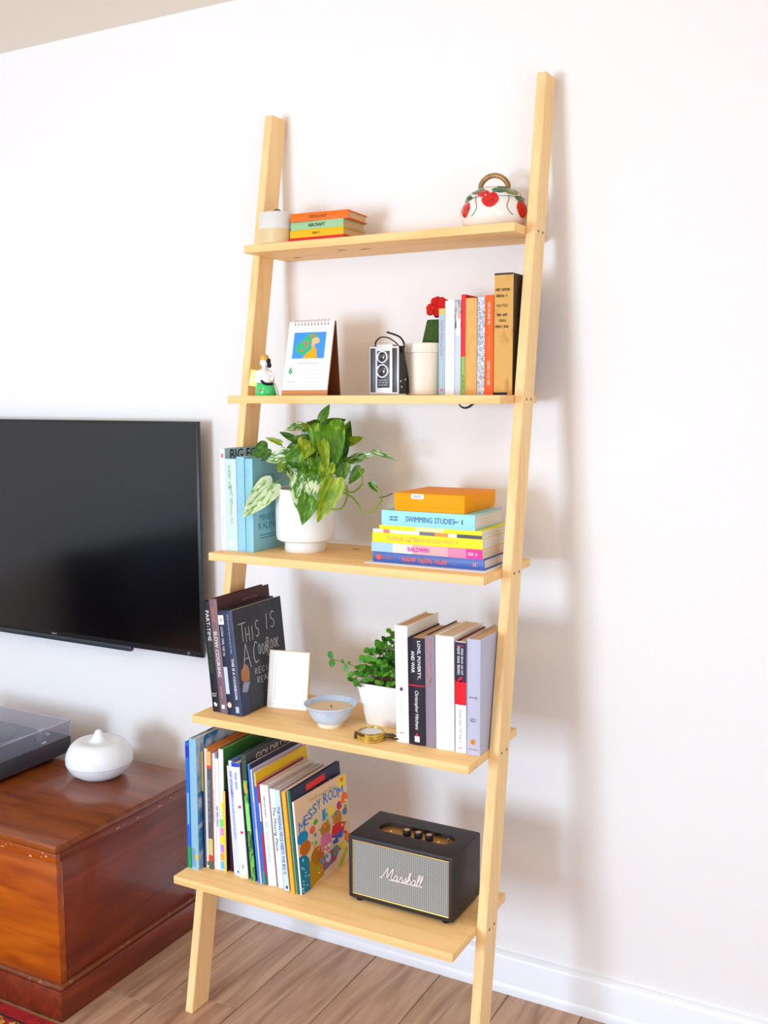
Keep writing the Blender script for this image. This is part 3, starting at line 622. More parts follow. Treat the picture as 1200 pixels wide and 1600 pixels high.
b = book('book', 'light blue hardback with MINDY KALING on its cover beside the plant pot', (xs[3], -.294, z3), .0205, .2134, .15, 0, cover=mat('blue_jacket', (140, 200, 214), .5), pages=PAGEW, group=Gg)
GT = C(104, 142, 152); ctext(b, 'MINDY', .36, .36, GT, w=.060, h=.014); ctext(b, 'KALING', .40, .27, GT, w=.078, h=.017); cscr(b, .5, .17, .10, .003, C(110, 160, 174), 66); cscr(b, .5, .14, .10, .003, C(110, 160, 174), 67); cscr(b, .45, .80, .05, .011, C(120, 170, 184), 68)

# pothos in a white footed pot
PX, PY = .1810, -.212
WP = mat('speckled_white_ceramic', (243, 242, 240), .35)
pp = thing('plant_pot', 'large white ceramic plant pot on a narrower round foot on the third shelf', 'pot', (PX, PY, z3))
bm = bmn(); lathe(bm, [(0, 0), (.0455, 0), (.047, .002), (.047, .022), (.046, .024)], seg=56); obj('foot', bm, WP, pp)
bm = bmn(); lathe(bm, [(.046, .0242), (.058, .0245), (.064, .028), (.0665, .036), (.0672, .10), (.0675, .143), (.066, .145), (.0632, .143), (.062, .12), (0, .12)], seg=56); obj('pot_wall', bm, WP, pp)
bm = bmn(); lathe(bm, [(0, .130), (.04, .129), (.0620, .125)], seg=32); obj('soil', bm, mat('potting_soil', (58, 38, 26), .95, noise=((92, 64, 42), (120, 120, 120), .4, .7), bump=((200, 200, 200), 1)), pp)
def leaf_mesh(curl, fold, wav=0):
    rowsS = [(-.09, .30), (-.02, .42), (.10, .50), (.25, .50), (.42, .455), (.58, .37), (.73, .26), (.87, .13), (1.0, .0)]
    bm = bmn(); grid = []
    for i, (s, w) in enumerate(rowsS):
        r_ = []
        for k in range(7):
            u = (k-3)/3; x = u*w; y = s+(.11*(1-abs(u))**2 if s < .05 else 0)*(1.0 if s < -.05 else .35)
            if i == 0: x *= .9
            zz = fold*abs(x)-curl*s*s+wav*math.sin(s*9+u*2)*abs(u)*.06
            r_.append(bm.verts.new((x, y, zz)) if w > 0 or k == 3 else None)
        grid.append(r_)
    for a, b_ in zip(grid, grid[1:]):
        for k in range(6):
            q = [a[k], a[k+1], b_[k+1], b_[k]]
            if b_[k] is None and b_[k+1] is None: continue
            q = [v for v in q if v is not None]
            if b_[0] is None: q = [a[k], a[k+1], b_[3]]
            if len(q) >= 3: bm.faces.new(q)
    if grid[-1][0] is None:
        last = grid[-2]; tip = grid[-1][3]
        for k in range(6):
            try: bm.faces.new((last[k], last[k+1], tip))
            except ValueError: pass
    bmesh.ops.subdivide_edges(bm, edges=list(bm.edges), cuts=1, use_grid_fill=True, smooth=.2)
    bmesh.ops.recalc_face_normals(bm, faces=bm.faces)
    me = bpy.data.meshes.new('leaf'); bm.to_mesh(me); bm.free(); me.polygons.foreach_set('use_smooth', [True]*len(me.polygons)); return me
def leafmat(name, cols, pos, scale, rough=.32):
    m = bpy.data.materials.new(name); m.use_nodes = True; nt = m.node_tree; b_ = nt.nodes['Principled BSDF']
    tc = nt.nodes.new('ShaderNodeTexCoord'); oi = nt.nodes.new('ShaderNodeObjectInfo'); ad = nt.nodes.new('ShaderNodeVectorMath'); ad.operation = 'MULTIPLY_ADD'
    cmb = nt.nodes.new('ShaderNodeCombineXYZ'); 
    for i in range(3): nt.links.new(oi.outputs['Random'], cmb.inputs[i])
    mp = nt.nodes.new('ShaderNodeMapping'); mp.inputs['Scale'].default_value = scale; nt.links.new(tc.outputs['Object'], mp.inputs[0])
    nt.links.new(cmb.outputs[0], ad.inputs[0]); ad.inputs[1].default_value = (37, 23, 11); nt.links.new(mp.outputs[0], ad.inputs[2])
    n = nt.nodes.new('ShaderNodeTexNoise'); n.inputs['Scale'].default_value = 1; n.inputs['Detail'].default_value = 5; n.inputs['Distortion'].default_value = .6; nt.links.new(ad.outputs[0], n.inputs['Vector'])
    r_ = nt.nodes.new('ShaderNodeValToRGB'); e = r_.color_ramp.elements
    while len(e) < len(cols): e.new(.5)
    for k, (c_, p) in enumerate(zip(cols, pos)): e[k].position = p; e[k].color = (*lin(c_), 1)
    nt.links.new(n.outputs['Fac'], r_.inputs[0]); nt.links.new(r_.outputs[0], b_.inputs['Base Color']); b_.inputs['Roughness'].default_value = rough
    b_.inputs['Specular IOR Level'].default_value = .5
    tr = nt.nodes.new('ShaderNodeBsdfTranslucent'); nt.links.new(r_.outputs[0], tr.inputs[0]); mx = nt.nodes.new('ShaderNodeMixShader'); mx.inputs[0].default_value = .22
    nt.links.new(b_.outputs[0], mx.inputs[1]); nt.links.new(tr.outputs[0], mx.inputs[2]); nt.links.new(mx.outputs[0], nt.nodes['Material Output'].inputs[0])
    return m
LM = {'d': leafmat('leaf_dark', [(38, 82, 20), (70, 124, 24), (120, 160, 40)], [.38, .6, .75], (5, 2.5, 5)),
 'm': leafmat('leaf_mid', [(58, 116, 18), (98, 152, 26), (176, 204, 92)], [.36, .58, .70], (7, 3, 6)),
 'v': leafmat('leaf_variegated', [(62, 118, 34), (116, 164, 70), (222, 232, 190)], [.40, .50, .57], (9, 4, 7)),
 'c': leafmat('leaf_cream', [(84, 146, 40), (186, 212, 138), (228, 236, 196)], [.36, .45, .56], (9, 5, 7)),
 'y': leafmat('leaf_lime', [(104, 146, 20), (160, 184, 40), (204, 214, 96)], [.38, .56, .72], (6, 3, 6))}
LEAFM = [leaf_mesh(.22, .30), leaf_mesh(.12, .18, 1), leaf_mesh(.32, .38, .6)]
STEMG = mat('green_stem', (140, 164, 62), .4); STEMB = mat('brown_stem', (82, 64, 40), .6)
po = thing('pothos_plant', 'leafy green and cream variegated trailing pothos growing from the large white pot', 'plant', (PX, PY, z3+.1305))
rootinv = Matrix.Translation((-PX, -PY, -(z3+.1305)))
_lm = {}
def leaf_at(root, inv, b_, t_, w, m, mesh, nrm, roll=0):
    b_, t_ = Vector(b_), Vector(t_); ya = t_-b_; L = ya.length; ya.normalize(); n = Vector(nrm); n = (n-ya*n.dot(ya)).normalized(); xa = ya.cross(n)
    if roll: q = Matrix.Rotation(roll, 3, ya); n = q @ n; xa = q @ xa
    key = (mesh.name, m.name)
    if key not in _lm: c_ = mesh.copy(); c_.materials.clear(); c_.materials.append(m); _lm[key] = c_
    o = bpy.data.objects.new('leaf', _lm[key]); COL.objects.link(o); o.parent = root
    mw = Matrix(((xa.x*w, ya.x*L, n.x*L*.6, b_.x), (xa.y*w, ya.y*L, n.y*L*.6, b_.y), (xa.z*w, ya.z*L, n.z*L*.6, b_.z), (0, 0, 0, 1)))
    o.matrix_basis = inv @ mw; return o
PLV = [((0.098,-0.24,1.3028),(0.0614,-0.26,1.2735),0.0406,'d'),((0.1360,-0.28,1.2239),(0.0925,-0.326,1.1575),0.0420,'c'),((0.1589,-0.25,1.2912),(0.1165,-0.27,1.2788),0.0276,'v'),
((0.1481,-0.2,1.3236),(0.1035,-0.2,1.3418),0.0123,'d'),((0.1223,-0.22,1.3154),(0.0868,-0.23,1.3292),0.0109,'y'),((0.1603,-0.19,1.3529),(0.1375,-0.22,1.3492),0.0181,'v'),
((0.1742,-0.18,1.3391),(0.14,-0.17,1.3667),0.0167,'y'),((0.2026,-0.17,1.3697),(0.2171,-0.16,1.4032),0.0174,'m'),((0.1983,-0.15,1.3439),(0.1415,-0.14,1.3708),0.0312,'d'),
((0.2006,-0.15,1.344),(0.2432,-0.14,1.3709),0.0334,'d'),((0.2399,-0.21,1.3533),(0.2838,-0.25,1.2748),0.0638,'m'),((0.2467,-0.15,1.3077),(0.251,-0.13,1.3668),0.0297,'d'),
((0.2614,-0.15,1.3167),(0.2993,-0.15,1.3291),0.0167,'y'),((0.2778,-0.16,1.2785),(0.3392,-0.16,1.2968),0.0167,'v'),((0.3348,-0.16,1.2947),(0.3922,-0.17,1.2845),0.0094,'v'),
((0.2061,-0.2,1.3247),(0.1377,-0.22,1.3086),0.0334,'d'),((0.2086,-0.24,1.3218),(0.2193,-0.27,1.2878),0.0348,'y'),((0.1984,-0.25,1.3006),(0.1691,-0.27,1.2657),0.0334,'m'),
((0.2167,-0.21,1.306),(0.1719,-0.24,1.3064),0.0290,'m'),((0.2363,-0.285,1.2417),(0.2336,-0.31,1.1656),0.0544,'v'),((0.2466,-0.295,1.2024),(0.2432,-0.315,1.1471),0.0334,'m'),
((0.2951,-0.27,1.2379),(0.267,-0.29,1.1495),0.0392,'y'),((0.2879,-0.22,1.2716),(0.2873,-0.23,1.2308),0.0276,'m'),((0.3153,-0.19,1.2594),(0.2967,-0.21,1.2296),0.0203,'m'),
((0.3432,-0.19,1.2309),(0.3597,-0.19,1.211),0.0131,'d'),((0.2741,-0.26,1.274),(0.275,-0.28,1.2342),0.0268,'y'),((0.2306,-0.27,1.262),(0.2438,-0.29,1.2338),0.0276,'m'),
((0.1752,-0.26,1.2615),(0.2138,-0.285,1.2303),0.0305,'v'),((0.1502,-0.25,1.2716),(0.1427,-0.26,1.2527),0.0181,'y'),((0.2508,-0.25,1.32),(0.2832,-0.275,1.2659),0.0203,'y'),
((0.2555,-0.2,1.2756),(0.2825,-0.2,1.2955),0.0254,'d'),((0.1781,-0.25,1.284),(0.227,-0.27,1.26),0.0290,'d'),((0.2369,-0.25,1.2818),(0.2641,-0.28,1.2469),0.0290,'m'),((0.2693,-0.23,1.2968),(0.2855,-0.25,1.2643),0.0290,'d'),((.225,-.20,1.335),(.185,-.21,1.352),.030,'m'),((.250,-.17,1.325),(.262,-.17,1.280),.034,'d'),((.19,-.22,1.318),(.158,-.235,1.328),.026,'d')]
rnd = random.Random(11)
# leaves at the back and sides of the pot, which the front view only glimpses
for k in range(12):
    a = R(20+k*12+rnd.uniform(-6, 6)); r0 = rnd.uniform(.03, .06); r1 = r0+rnd.uniform(.025, .05); zz = 1.25+rnd.uniform(0, .07)
    yb_ = min(PY+r1*math.sin(a), -.10)
    PLV.append(((PX+.02+r0*math.cos(a), min(PY+r0*math.sin(a), -.11), zz), (PX+.02+r1*math.cos(a), yb_, zz+rnd.uniform(-.03, .02)), rnd.uniform(.026, .036), rnd.choice('dmdm')))
for i, (b_, t_, w, m) in enumerate(PLV):
    nr = Vector((.5, -.8, .45)) if i < 37 else Vector((rnd.uniform(-.3, .3), rnd.uniform(-.4, .2), 1))
    _b, _t = Vector(b_), Vector(t_); _d = _t-_b
    leaf_at(po, rootinv, _b-_d*.06, _t+_d*.06, w*1.32, LM[m], LEAFM[i % 3], nr, rnd.uniform(-.35, .35))
    if i not in (24, 14):
        bs = Vector(b_); s0 = Vector((PX+(bs.x-PX)*.25, PY+(bs.y-PY)*.25, z3+.126)); md = (s0+bs)/2+Vector((0, 0, .012+.02*rnd.random())); 
        bm = bmn(); tube(bm, [s0, s0.lerp(md, .5)+Vector((0, 0, .01)), md, bs], .0012, 6)
        o = obj('stem', bm, STEMG, po); o.matrix_basis = rootinv
TDR = [[(0.267,-0.22,1.2234),(0.2773,-0.2,1.2068),(0.2959,-0.19,1.1943),(0.3201,-0.19,1.1684),(0.3376,-0.19,1.1635),(0.3595,-0.19,1.1788),(0.3691,-0.19,1.2022),(0.3467,-0.19,1.2288)],
[(0.2832,-0.21,1.2156),(0.2995,-0.2,1.2077),(0.3195,-0.2,1.2201),(0.327,-0.2,1.2357),(0.314,-0.19,1.2583)],
[(0.3648,-0.19,1.1975),(0.3812,-0.19,1.202),(0.3966,-0.19,1.2092)],
[(0.2617,-0.27,1.1932),(0.2792,-0.27,1.1789),(0.295,-0.26,1.175),(0.3007,-0.24,1.1808),(0.2988,-0.22,1.2018),(0.2854,-0.2,1.2226)]]
for k, c_ in enumerate(TDR):
    bm = bmn(); tube(bm, c_, .0022 if k != 2 else .0012, 7); o = obj('vine', bm, STEMG if k != 2 else STEMB, po); o.matrix_basis = rootinv

# stack of books under the orange box
Gg = 'books lying in the stack on the third shelf'
bpart_o = bmn(); box(bpart_o, (.388, -.303, z3), (.667, -.105, z3+.0018), .0006, 1)
tag(obj('white_sheet', bpart_o, C(250, 250, 250), None), 'thin white sheet lying beneath the book stack on the third shelf', 'sheet')
zz = z3+.0019
b = fbook('book', 'dark blue hardback with orange script on its spine at the bottom of the stack', .400, .657, -.285, zz, .0220, .185, cover=mat('blue_jacket_navy', (62, 92, 168), .4), pages=PAGEW, group=Gg)
OR = C(238, 120, 96)
for k, (zf, w_, hh, sd) in enumerate(((.52, .105, .011, 71), (.86, .028, .0035, 72))): scribble(b.o, spo(b, zf), SX, SY, w_, hh, OR, sd)
bm = bmn(); prism(bm, ellipse(0, 0, .006, .006, 14), spo(b, .94), (1, 0, 0), (0, 0, 1), .0003); obj('orange_emblem', bm, C(240, 96, 60), b.o); sscr(b, .075, .010, .008, C(240, 170, 150), seed=73); zz += .0222
b = fbook('book', 'pink and pale blue paperback lettered BALDWIN near the bottom of the stack', .3965, .6530, -.285, zz, .0200, .17, cover=C(238, 176, 176), hard=False, pages=PAGE, group=Gg)
band(b, .80, 1, C(176, 206, 220)); band(b, .62, .80, C(232, 220, 206)); band(b, 0, .14, C(240, 64, 150)); band(b, .14, .30, C(240, 140, 170)); stext(b, 'BALDWIN', .565, C(206, 40, 176), w=.050, h=.0095, bold=.02); sscr(b, .08, .022, .008, C(252, 226, 240), seed=74); zz += .0202
b = fbook('book', 'thick bright yellow paperback in the middle of the stack', .3985, .6530, -.285, zz, .0208, .17, cover=C(250, 222, 30), hard=False, pages=PAGEW, group=Gg)
sscr(b, .72, .07, .010, C(244, 190, 110), seed=75); sscr(b, .40, .10, .008, C(244, 200, 110), seed=76); zz += .0210
b = fbook('book', 'thin white magazine-like book with tiny coloured print in the stack', .4000, .6515, -.285, zz, .0072, .16, cover=C(232, 228, 228), hard=False, pages=PAGEW, group=Gg)
band(b, 0, .22, C(92, 84, 88)); band(b, .30, .42, C(226, 150, 80)); band(b, .42, .56, C(120, 116, 124)); band(b, .84, .90, C(230, 130, 130)); zz += .0074
b = fbook('book', 'thin lemon yellow book just below the pale blue one in the stack', .4160, .6510, -.285, zz, .0088, .16, cover=C(252, 232, 20), hard=False, pages=PAGEW, group=Gg)
band(b, .36, .64, C(226, 232, 180), .1, .9); zz += .0090
b = fbook('book', 'pale turquoise hardback lettered SWIMMING STUDIES lying below the orange box', .4220, .6365, -.285, zz, .0320, .150, cover=C(166, 222, 228), pages=PAGEW, group=Gg)
NV = C(54, 92, 150); stext(b, 'SWIMMING STUDIES', .47, NV, w=.112, h=.0115, bold=.004); sscr(b, .86, .020, .0032, NV, xf=.58, seed=77); sscr(b, .86, .020, .0032, NV, xf=.40, seed=78); sscr(b, .19, .010, .003, NV, seed=79); band(b, .125, .135, C(40, 50, 70), .35, .65); zz += .0322
ob = thing('orange_box', 'orange cardboard box with a small white label on top of the stack', 'box', (.4500, -.282, zz))
ORM = mat('orange_card', (255, 162, 0), .6, spec=.2)
bpart('box_base', ORM, ob, ((.001, .001, 0), (.1605, .164, .012)), bev=.0006); bpart('box_lid', ORM, ob, ((0, 0, .0084), (.1615, .165, .0375)), bev=.0010)
bpart('label', C(250, 246, 240), ob, ((.040, -.0005, .0265), (.069, .0002, .0368))); scribble(ob, (.0545, -.0006, .0318), (1, 0, 0), (0, 0, 1), .016, .005, C(150, 130, 130), 80)

# ------------------------------------------------------------------ shelf 4
z4 = SZ[4]; Gg = 'dark cookbooks leaning at the left of the fourth shelf'
rows = [(.0280, .0215, .2540, -5.6), (.050, .0205, .2619, -5.8), (.072, .0175, .2383, -5.8), (.091, .0225, .2392, -5.9)]
xs = place(rows, z4, .0280)
WT = C(236, 234, 232)
b = book('cookbook', 'black cookbook lettered PART-TIME at the left end of the fourth shelf', (xs[0], -.370, z4), .0215, .2540, .205, -5.6, cover=C(30, 30, 38), pages=mat('worn_grey_pages', (150, 126, 112), .9), group=Gg)
stext(b, 'PART-TIME', .78, WT, w=.070, h=.0095, bold=.02, xf=.6); sscr(b, .48, .075, .010, C(66, 88, 56), seed=81); sscr(b, .165, .014, .003, WT, across=True, seed=82); sscr(b, .145, .012, .003, WT, across=True, seed=83); bm = bmn(); prism(bm, [(-.005, .002), (-.002, -.005), (.003, -.005), (.006, .003), (.002, .0), (.0, .005)], spo(b, .07), (1, 0, 0), (0, 0, 1), .0003); obj('publisher_mark', bm, WT, b.o)
b = book('cookbook', 'tall purple-brown cookbook lettered SLOW COOKING on the fourth shelf', (xs[1], -.372, z4), .0205, .2619, .205, -5.8, cover=C(76, 44, 46), spine=mat('plum_spine', (124, 92, 100), .45), pages=mat('worn_grey_pages', (150, 126, 112), .9), group=Gg)
stext(b, 'SLOW COOKING', .52, WT, w=.105, h=.0095, bold=.015); sscr(b, .86, .035, .009, C(226, 140, 100), seed=84); sscr(b, .18, .03, .004, C(206, 190, 196), seed=85); band(b, .04, .075, WT, .3, .7); cscr(b, .62, .93, .06, .005, C(150, 120, 116), 86)
b = book('cookbook', 'narrow navy book with a white label at the top of its spine', (xs[2], -.373, z4), .0175, .2383, .190, -5.8, cover=C(36, 40, 60), pages=PAGE, group=Gg)
band(b, .865, .955, C(240, 236, 234), .05, .9, 'white_label'); sscr(b, .91, .006, .006, C(30, 30, 40), seed=87); sscr(b, .70, .07, .0065, C(206, 206, 214), seed=88); band(b, .20, .46, C(206, 216, 236), .1, .7); bm = bmn(); prism(bm, ellipse(0, 0, .0055, .0065, 14), spo(b, .095), (1, 0, 0), (0, 0, 1), .0003); obj('publisher_mark', bm, C(240, 214, 190), b.o)
b = book('cookbook', 'dark slate cookbook with chalk lettering THIS IS A COOKBOOK on its cover', (xs[3], -.374, z4), .0225, .2392, .192, -5.9, cover=mat('slate_cover', (44, 48, 60), .55, noise=((38, 38, 48), (40, 40, 40), .4, .7)), spine=mat('navy_spine', (48, 62, 96), .45, noise=((38, 44, 66), (90, 90, 30), .4, .65)), pages=PAGE, group=Gg)
stext(b, 'THIS IS A COOKBOOK', .35, WT, w=.095, h=.0068, bold=.02, xf=.55); sscr(b, .78, .09, .0036, C(196, 200, 210), seed=89, xf=.5); band(b, .03, .09, C(190, 196, 210), .3, .7)
CK = C(206, 208, 210, .9); U, V = Vector((0, 1, 0)), Vector((0, 0, 1)); q = lambda y, z: Vector((b.t+.0002, y, z))
chalk(b.o, 'T', q(.016, .164), U, V, .038, .042, .0016, CK, 3); chalk(b.o, 'HIS', q(.042, .162), U, V, .019, .034, .0016, CK, 4); chalk(b.o, 'IS', q(.116, .172), U, V, .022, .034, .0016, CK, 5)
chalk(b.o, 'A', q(.022, .098), U, V, .036, .052, .0016, CK, 6); chalk(b.o, 'C', q(.062, .108), U, V, .026, .050, .0016, CK, 7); chalk(b.o, 'OOK', q(.084, .120), U, V, .0135, .024, .0015, CK, 8); chalk(b.o, 'B', q(.118, .112), U, V, .015, .044, .0015, CK, 9); chalk(b.o, 'OOK', q(.132, .124), U, V, .0125, .022, .0015, CK, 10)
chalk(b.o, 'RECIPE', q(.062, .080), U, V, .0140, .013, .0010, CK, 11); chalk(b.o, 'REAL', q(.068, .058), U, V, .0140, .014, .0010, CK, 12)
blob(b, [(.05, .34), (.10, .30), (.20, .30), (.22, .38), (.20, .44), (.15, .47), (.11, .44), (.06, .42)], C(176, 120, 84), 'printed_hand'); blob(b, [(.04, .22), (.14, .20), (.21, .29), (.08, .30)], C(150, 160, 190), 'printed_sleeve'); blob(b, [(.0, .0), (.16, .0), (.16, .12), (.12, .21), (.02, .21)], C(58, 70, 104), 'printed_jacket')
cscr(b, .62, .14, .05, .003, C(120, 124, 136), 90)

# leaning white panel
fr = thing('white_picture_frame', 'small white framed panel with a pale wood edge leaning beside the cookbook', 'frame', (.1180, -.2870, z4), (R(-10), 0, R(11)))
FWd = mat('pale_frame_wood', (232, 200, 140), .5); fw, fh = .0985, .131
bpart('backing', FWd, fr, ((.001, .003, .001), (fw-.001, .009, fh-.001)))
bpart('frame_border', C(248, 246, 244, .4), fr, ((0, 0, 0), (.010, .0088, fh)), ((fw-.010, 0, 0), (fw, .0088, fh)), ((.010, 0, 0), (fw-.010, .0088, .010)), ((.010, 0, fh-.010), (fw-.010, .0088, fh)), bev=.0006)
bpart('outer_edge', FWd, fr, ((fw, .0005, .0005), (fw+.0012, .009, fh)), ((0, .0005, fh), (fw+.0012, .009, fh+.0012)))
bpart('card', C(250, 250, 250, .6), fr, ((.0102, .0016, .0102), (fw-.0102, .003, fh-.0102)))
bpart('card_line', C(196, 190, 190), fr, ((.0175, .0012, .020), (.0181, .0016, .112)))
bm = bmn(); prism(bm, [(0, 0), (.026, 0), (.026, .09), (0, .09)], (.036, .010, .030), (1, 0, 0), (0, 0, 1), -.0012); obj('stand', finish(bm, False), FWd, fr)

# candle bowl
cb = thing('candle_bowl', 'pale blue footed pottery bowl filled with cream candle wax', 'candle', (.3155, -.328, z4))
PB = mat('pale_blue_glaze', (186, 208, 236), .22, coat=.3, noise=((206, 220, 240), (40, 40, 40), .4, .7))
bm = bmn(); lathe(bm, [(0, .004), (.022, .004), (.024, 0), (.027, 0), (.0283, .003), (.0285, .009)], seg=48); obj('foot_ring', bm, mat('cream_foot', (238, 226, 204), .6), cb)
bm = bmn(); lathe(bm, [(.0285, .0085), (.038, .014), (.045, .026), (.0505, .038), (.056, .046), (.0582, .0485), (.057, .0502), (.052, .047), (.047, .036), (0, .034)], seg=56); obj('bowl', bm, PB, cb)
bm = bmn(); lathe(bm, [(0, .0395), (.03, .0395), (.0482, .0402)], seg=48); obj('wax', bm, mat('cream_wax', (238, 216, 176), .5), cb)
bm = bmn(); tube(bm, [(.002, 0, .039), (.0022, 0, .0455)], .0010, 6, False); obj('wick', bm, C(60, 40, 24), cb)

# small leafy plant in a square white pot
sq = thing('square_pot', 'white tapered square plant pot between the candle bowl and the books', 'pot', (.4190, -.243, z4))
def sqring(bm, s, z, r=.012, n=4):
    v = []
    for qx, qy, a0 in ((1, 1, 0), (-1, 1, 90), (-1, -1, 180), (1, -1, 270)):
        for k in range(n+1):
            a = R(a0+90*k/n); v.append(bm.verts.new((qx*(s-r)+r*math.cos(a), qy*(s-r)+r*math.sin(a), z)))
    return v
bm = bmn(); rg = [sqring(bm, s, z) for s, z in ((.041, 0), (.0425, .002), (.0575, .092), (.0575, .0945), (.0545, .0945), (.052, .080))]
for a, b_ in zip(rg, rg[1:]):
    for k in range(len(a)): bm.faces.new((a[k], a[(k+1) % len(a)], b_[(k+1) % len(a)], b_[k]))
bm.faces.new(rg[0][::-1]); bm.faces.new(rg[-1]); obj('pot_wall', bm, WP, sq)
bm = bmn(); rr = sqring(bm, .053, .0845); bm.faces.new(rr); obj('soil', bm, mat('potting_soil', (58, 38, 26), .95), sq)
hb = thing('leafy_herb_plant', 'small bushy plant with round bright green leaves in the square white pot', 'plant', (.4190, -.243, z4+.085))
hinv = Matrix.Translation((-.4190, .243, -(z4+.085)))
bm = bmn(); c0 = bm.verts.new((0, .5, .06)); rim_ = [bm.verts.new((.5*math.cos(a), .5+.5*math.sin(a), .10*abs(math.cos(a)))) for a in [2*math.pi*k/12 for k in range(12)]]
for k in range(12): bm.faces.new((c0, rim_[k], rim_[(k+1) % 12]))
RL = finish(bm, True, 80); RL.name = 'round_leaf'
HM = [leafmat('herb_leaf_%d' % k, [c1, c2], [.4, .65], (3, 3, 3), .4) for k, (c1, c2) in enumerate((((52, 130, 24), (84, 168, 38)), ((36, 100, 22), (66, 146, 34)), ((110, 180, 40), (70, 150, 30))))]
rnd = random.Random(21); HS = mat('herb_stem', (120, 100, 50), .6)
tips = []
for k in range(30):
    a = rnd.uniform(0, 2*math.pi); rr = math.sqrt(rnd.random())*.060; tips.append(Vector((.414+rr*math.cos(a)*1.05, -.243+rr*math.sin(a)*.85, z4+.105+rnd.uniform(.0, .07)*(1-.55*(rr/.06)**2))))
tips += [Vector(p) for p in ((.356, -.297, .806), (.375, -.305, .800), (.352, -.285, .818), (.437, -.270, .918), (.425, -.27, .898), (.410, -.27, .888), (.440, -.262, .905), (.3722, -.275, .850), (.385, -.27, .868), (.452, -.30, .812), (.46, -.29, .83), (.40, -.30, .815), (.43, -.305, .81))]
SPRIG = [Vector((.3250, -.285, .838)), Vector((.297, -.29, .846))]
def round_leaf(p, out, s, m):
    up = Vector((.45, -.8, .5))+Vector((rnd.uniform(-.5, .5), rnd.uniform(-.4, .4), rnd.uniform(-.3, .6)))
    leaf_at(hb, hinv, p, p+out.normalized()*s, s*rnd.uniform(.65, .9), m, RL, up)
for ti, tp in enumerate(tips):
    s0 = Vector((.419+(tp.x-.419)*.3, -.243+(tp.y+.243)*.3, z4+.084)); md = s0.lerp(tp, .6)+Vector((0, 0, .012))
    if ti > 29 and tp.z < .82: md = s0.lerp(tp, .55)+Vector((0, 0, .028))
    path = smooth_path([s0, md, tp], 5); bm = bmn(); tube(bm, path, .0008, 5, False); o = obj('stem', bm, HS, hb); o.matrix_basis = hinv
    for p in path[4::3]+[path[-1]]:
        for sgn in (-1, 1):
            out = Vector((sgn*rnd.uniform(.5, 1), rnd.uniform(-.9, .2), rnd.uniform(-.2, .6))); round_leaf(p, out, rnd.uniform(.011, .0175), rnd.choice(HM))
bm = bmn(); pth = smooth_path([Vector((.372, -.265, .806)), Vector((.350, -.28, .832)), Vector((.325, -.285, .838)), Vector((.297, -.29, .846))], 5); tube(bm, pth, .0008, 5, False); o = obj('stem', bm, HS, hb); o.matrix_basis = hinv
for p, out, s in ((pth[-1], (-.3, -.1, 1), .018), (pth[-1], (.15, -.1, -1), .019), (pth[9], (.2, -.3, -1), .018), (pth[10], (-.5, 0, .7), .010), (pth[11], (.6, 0, .6), .010), (pth[8], (.4, 0, .7), .009)): round_leaf(p, Vector(out), s, HM[0])

# brass compass
co = thing('brass_compass', 'small round brass pocket compass lying near the front of the fourth shelf', 'compass', (.4390, -.366, z4), (0, 0, R(20)))
BR = mat('aged_brass', (216, 184, 84), .32, metal=.55, noise=((150, 116, 40), (90, 90, 90), .45, .8)); BRD = mat('dark_brass', (92, 66, 26), .4, metal=.7)
bm = bmn(); lathe(bm, [(0, 0), (.028, 0), (.0302, .002), (.0302, .006), (.0288, .007), (.0302, .008), (.0302, .012), (.0288, .013), (.0300, .014), (.0300, .0175), (.027, .019), (.0245, .019), (.024, .016), (0, .016)], seg=48); obj('case', bm, BR, co)
bm = bmn(); lathe(bm, [(0, .0178), (.0238, .0172)], seg=40); obj('glass', bm, mat('compass_glass', (206, 200, 206), .08, coat=1), co)
bpart('hinge', BRD, co, ((-.036, -.007, .002), (-.029, .007, .014)), bev=.0015); bpart('lug', BRD, co, ((.029, -.008, .005), (.048, .008, .013)), bev=.003)
bm = bmn(); tube(bm, [(.048+.010*math.cos(a)+.004, .010*math.sin(a), .006) for a in [2*math.pi*k/12 for k in range(13)]], .0018, 6, False); obj('thumb_ring', bm, BRD, co)
bm = bmn(); tube(bm, [(.0302*math.cos(R(a)), .0302*math.sin(R(a)), .0165) for a in range(-150, -109, 8)], .0022, 6); obj('catch', bm, BRD, co)

# hardbacks at the right of shelf 4
rows = [(.4918, .0290, .2470, -1.0), (.5222, .0370, .2240, -1.0), (.5605, .0220, .2330, -1.0), (.5835, .0405, .2360, -.8), (.6262, .0235, .2285, -.5), (.6510, .0285, .2365, -.2)]
xs = place(rows, z4, .4918); Gg = 'hardbacks at the right of the fourth shelf'
IV = C(246, 243, 238, .5); bs = []
for r_, x, (lb, cv, spn, pg, dd) in zip(rows, xs, [
  ('ivory hardback with a tiny blue spine emblem next to the leafy herb', IV, None, PAGET, .15),
  ('black hardback with Love, Poverty, and War lettering on its spine', C(34, 26, 40), None, PAGET, .148),
  ('slim mauve-grey hardback with faint orange spine lettering', C(92, 70, 80), mat('mauve_spine', (146, 130, 146), .5), PAGE, .155),
  ('thick plain white hardback without lettering on the fourth shelf', C(248, 246, 240, .5), None, PAGE, .155),
  ('white hardback with a black and red upper spine on the fourth shelf', C(110, 36, 60), C(244, 242, 244, .5), PAGET, .15),
  ('lavender grey hardback with a small orange oval at the right end of the fourth shelf', mat('lavender_jacket', (188, 188, 208), .5), None, PAGET, .148)]):
    bs.append(book('hardback', lb, (x, -.353, z4), r_[1], r_[2], dd, r_[3], cover=cv, spine=spn, pages=pg, group=Gg))
